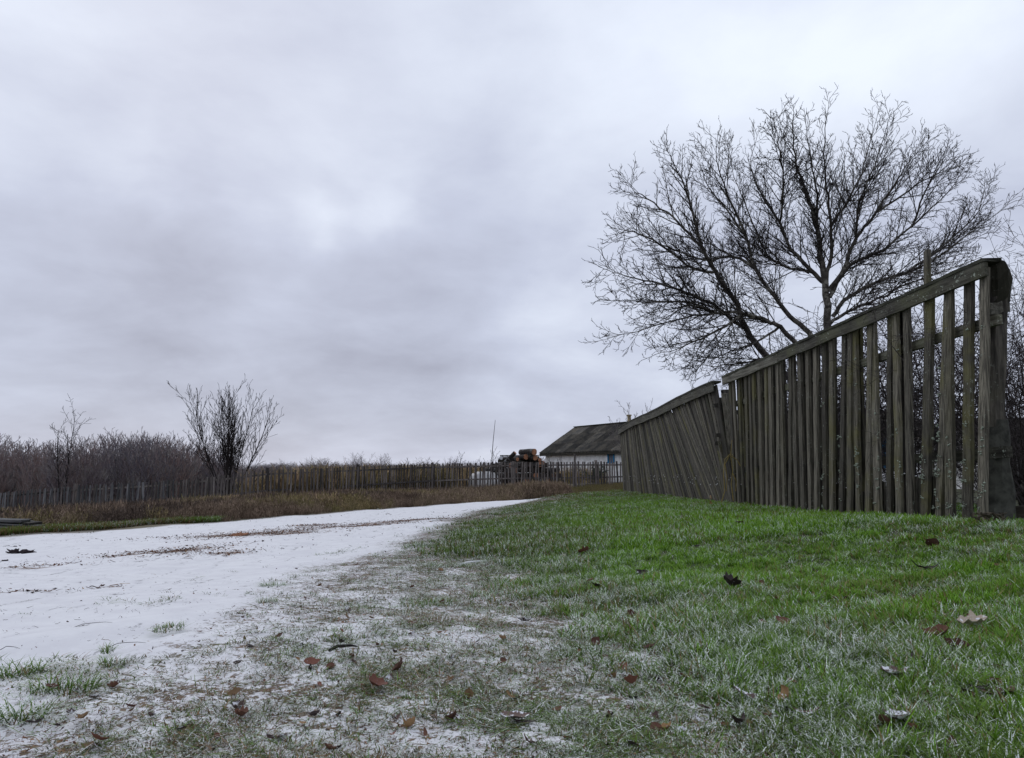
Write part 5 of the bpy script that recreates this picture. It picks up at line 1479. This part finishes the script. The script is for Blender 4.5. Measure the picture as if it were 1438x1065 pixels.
for a in [
    (1368,890,44,'maple','pale','cream coloured maple leaf dusted with snow on the grass near the right edge','',.15,2.9,.035,1),
    (1318,906,38,'oval','brown','long folded brown leaf to the lower left of the cream maple leaf','',.5,2.5,.035,2),
    (1342,922,36,'oval','brown','crumpled brown leaf touching the long folded one below the cream leaf','',.4,2.8,.03,2),
    (1278,940,34,'oval','dark','dark crescent leaf standing on edge behind a snow filled leaf','',1.1,1.6,.02,2),
    (1257,961,44,'oval','snowy','dark leaf filled with snow in the lower right grass','',.2,0.1,.03,1),
    (1262,1026,40,'maple','snowy','snow dusted brown leaf near the bottom right edge of the picture','',.5,.7,.03,1),
    (1378,980,30,'narrow','dark','slim dark leaf left of the big reddish leaf at the right edge','',.3,2.5,.03,1),
    (1405,985,58,'oval','brown','large reddish brown leaf half sunk in grass at the right edge','',.2,.2,.02,0),
    (1107,992,32,'oval','ochre','ochre folded leaf standing upright in the lower middle right grass','',.9,1.3,.03,2),
    (1137,1012,42,'narrow','snowy','snow topped narrow leaf beside the ochre folded leaf','',.3,2.7,.02,1),
    (1052,987,50,'narrow','snowy','long snow edged brown leaf left of the ochre folded leaf','',.3,2.8,.02,0),
    (989,1004,30,'oval','brown','flat brown leaf left of the snow edged leaf near the bottom','',.3,.2,.02,0),
    (1041,1026,38,'narrow','dark','dark twisted leaf half under snow near the bottom','',.5,.8,.02,2),
    (888,972,30,'oval','red','upright pinkish brown leaf in the centre foreground on speckled snow','',1.0,1.2,.03,2),
    (724,1015,50,'oval','snowy','broad leaf plastered with snow at bottom centre','',.15,.3,.012,0),
    (738,1020,36,'narrow','dark','black leaf tip showing from beneath the snow plastered leaf','',.15,2.9,.008,0),
    (527,971,34,'maple','red','red brown maple leaf on speckled snow left of centre','',.5,1.2,.02,1),
    (563,945,26,'oval','brown','brown curled leaf above and right of the red brown maple leaf','',.8,1.0,.02,2),
    (438,940,26,'oval','red','dark red leaf on the thin grass left of centre','',.4,.4,.02,1),
    (137,1050,28,'oval','red','brownish red leaf at the lower left bottom edge','',.5,.5,.02,1),
    (72,974,20,'oval','brown','small brown leaf at the foot of the widest green tussock','',.3,.3,.02,1),
    (50,1022,24,'narrow','dark','dark leaf on bare snow right of the corner tussock','',.3,.3,.015,1),
    (183,1000,18,'oval','red','small dark red leaf in the thin grass at lower left','',.4,1,.015,1),
    (1043,740,24,'oval','red','reddish leaf lying on the far green lawn before the fence foot','',.3,.1,.03,0),
    (1312,771,26,'oval','brown','round brown leaf standing on the lawn below the corner post','',.9,.3,.03,1),
    (1025,830,32,'maple','dark','dark crumpled leaf pair on the lawn right of centre','',.4,.3,.03,2),
    (1090,850,20,'oval','red','reddish leaf upright on the lawn in the middle right','',1.2,1.2,.03,1),
    (1100,882,26,'oval','red','red brown oval leaf on green grass in the middle right','',.5,2.4,.03,0),
    (1170,909,28,'narrow','dark','dark flat leaf with a red brown neighbour on the right lawn','',.2,.1,.03,0),
    (1188,920,18,'oval','brown','small red brown leaf right of the dark flat leaf','',.4,2.0,.03,0),
    (1300,806,44,'narrow','dark','long dark leaf litter strip on the yellowish grass at right','',.2,.1,.03,1),
    (1412,832,30,'narrow','red','rust coloured leaf near the right edge of the lawn','',.2,.3,.03,0),
    (821,780,20,'maple','red','orange brown leaf on the edge of the green lawn','',.6,.3,.03,1),
    (902,812,22,'oval','dark','dark leaf on the bright green part of the lawn','',.6,2.3,.03,1),
    (838,830,20,'oval','dark','dark leaf lying left of the bright green part','',.4,.3,.03,1),
    (836,912,20,'oval','brown','brown leaf on the frosted grass at centre right','',.7,.9,.03,1),
    (913,920,20,'oval','brown','small brown leaf right of centre on thin frosted grass','',.4,.2,.03,1),
    (961,960,22,'oval','brown','brown leaf under thin snow left of the lawn edge','',.4,.5,.02,1),
    (735,878,24,'oval','snowy','snow heaped leaf in the middle of the speckled ground','',.2,.2,.02,1),
    (743,877,14,'oval','dark','dark leaf behind the snow heaped leaf','',.5,.2,.02,1),
    (978,772,12,'oval','dark','tiny dark leaf high on the green lawn','',.6,.2,.02,1),
    (760,765,13,'oval','brown','small brown leaf where lawn and thin grass meet far off','',.6,.2,.02,1),
]:
    put_leaf(a[0], a[1], a[2], a[3], a[4], a[5], None, a[7], a[8], a[9], a[10])
# nondescript leaves
cnt = 0; used_lb = set()
while cnt < 250:
    px, py = RL.uniform(5, 1430), RL.uniform(728, 1060)
    g = gpt(px, py); road, lawn, sr, sl = masks(np.array([g.x]), np.array([g.y]))
    if road[0] > .3 or g.y > 14 or g.x > near_fence_x(g.y)-.1: continue
    sz = RL.uniform(.013, .030)*(1+.05*g.y)
    shp = RL.choice(['oval', 'narrow', 'maple']); on_lawn = lawn[0] > .5
    colr = RL.choice(['brown', 'red', 'dark'] if on_lawn else ['brown', 'red', 'dark', 'snowy', 'ochre'])
    cw = ['at the left edge', 'far left', 'left of centre', 'just left of centre', 'just right of centre', 'right of centre', 'far right', 'at the right edge'][min(7, int(px/1438*8))]
    rw = 'at the bottom' if py > 1000 else 'near the bottom' if py > 930 else 'halfway back' if py > 850 else 'farther back' if py > 780 else 'near the crest'
    lb = 'small %s %s leaf %s, %s, %s' % ({'red': 'reddish', 'snowy': 'snow dusted', 'dark': 'blackish'}.get(colr, colr), {'maple': 'lobed'}.get(shp, shp), 'in the lawn' if on_lawn else 'on the thin grass', rw, cw)
    if lb in used_lb: continue
    used_lb.add(lb)
    put_leaf(0, 0, 0, shp, colr, lb, 'small leaves on the lawn' if on_lawn else 'leaf scraps on the thin grass', .8 if on_lawn else .6, None, .02 if on_lawn else .006, None, g, sz*(1.1 if on_lawn else 1))
    cnt += 1
# dead leaf on a stalk by the fence
g = at(997, 705, 10.0); t = empty('dead_stalk', (g.x, 10.0, hz(g.x, 10.0))); tag(t, 'short dead stalk with two curled tan leaves at the foot of the leaning fence', 'plant')
link('stem', tubes_mesh('stem', [([Vector((0, 0, 0)), Vector((0, 0, .08)), Vector((.01, 0, .15))], [.004, .003, .003])], 4, M_VINE), t)
for z, s in ((.13, .07), (.06, .06)): link('leaf', get_leaf('oval', 'ochre', 2), t, (0.0, 0, z), (1.2, .4, z*9), (s, s, s))
# sticks
for i, (x0, y0, x1, y1, lb) in enumerate([(646,794,684,789,'snow coated twig lying across the far thin grass'), (462,916,502,910,'dark broken twig on the snow left of centre'),
        (100,884,160,876,'thin dark straw on the snowy road edge at left'), (0,915,28,913,'dark straw on the snow at the left edge'), (150,912,205,905,'straw lying behind the small tussock at left')]):
    a, b = gpt(x0, y0), gpt(x1, y1); t = empty('twig', a); tag(t, lb, 'twig')
    mid = (b-a)*.5+Vector((0, 0, .012)); r = .005*max(1, a.y/3)*(1 if i < 2 else .2)
    pts = [Vector((0, 0, .004)), (b-a)*.25+Vector((.0, .004, .012)), mid, (b-a)*.8+Vector((0, -.004, .010)), (b-a)+Vector((0, 0, .004))]
    link('stick', tubes_mesh('stick', [(pts, [r, r*.9, r*.9, r*.7, r*.4])], 5, M_SNOW if i == 0 else M_TWIG), t)
print('objects', len(bpy.data.objects), 'tris', sum(len(o.data.polygons) for o in sc.objects if o.type == 'MESH'))
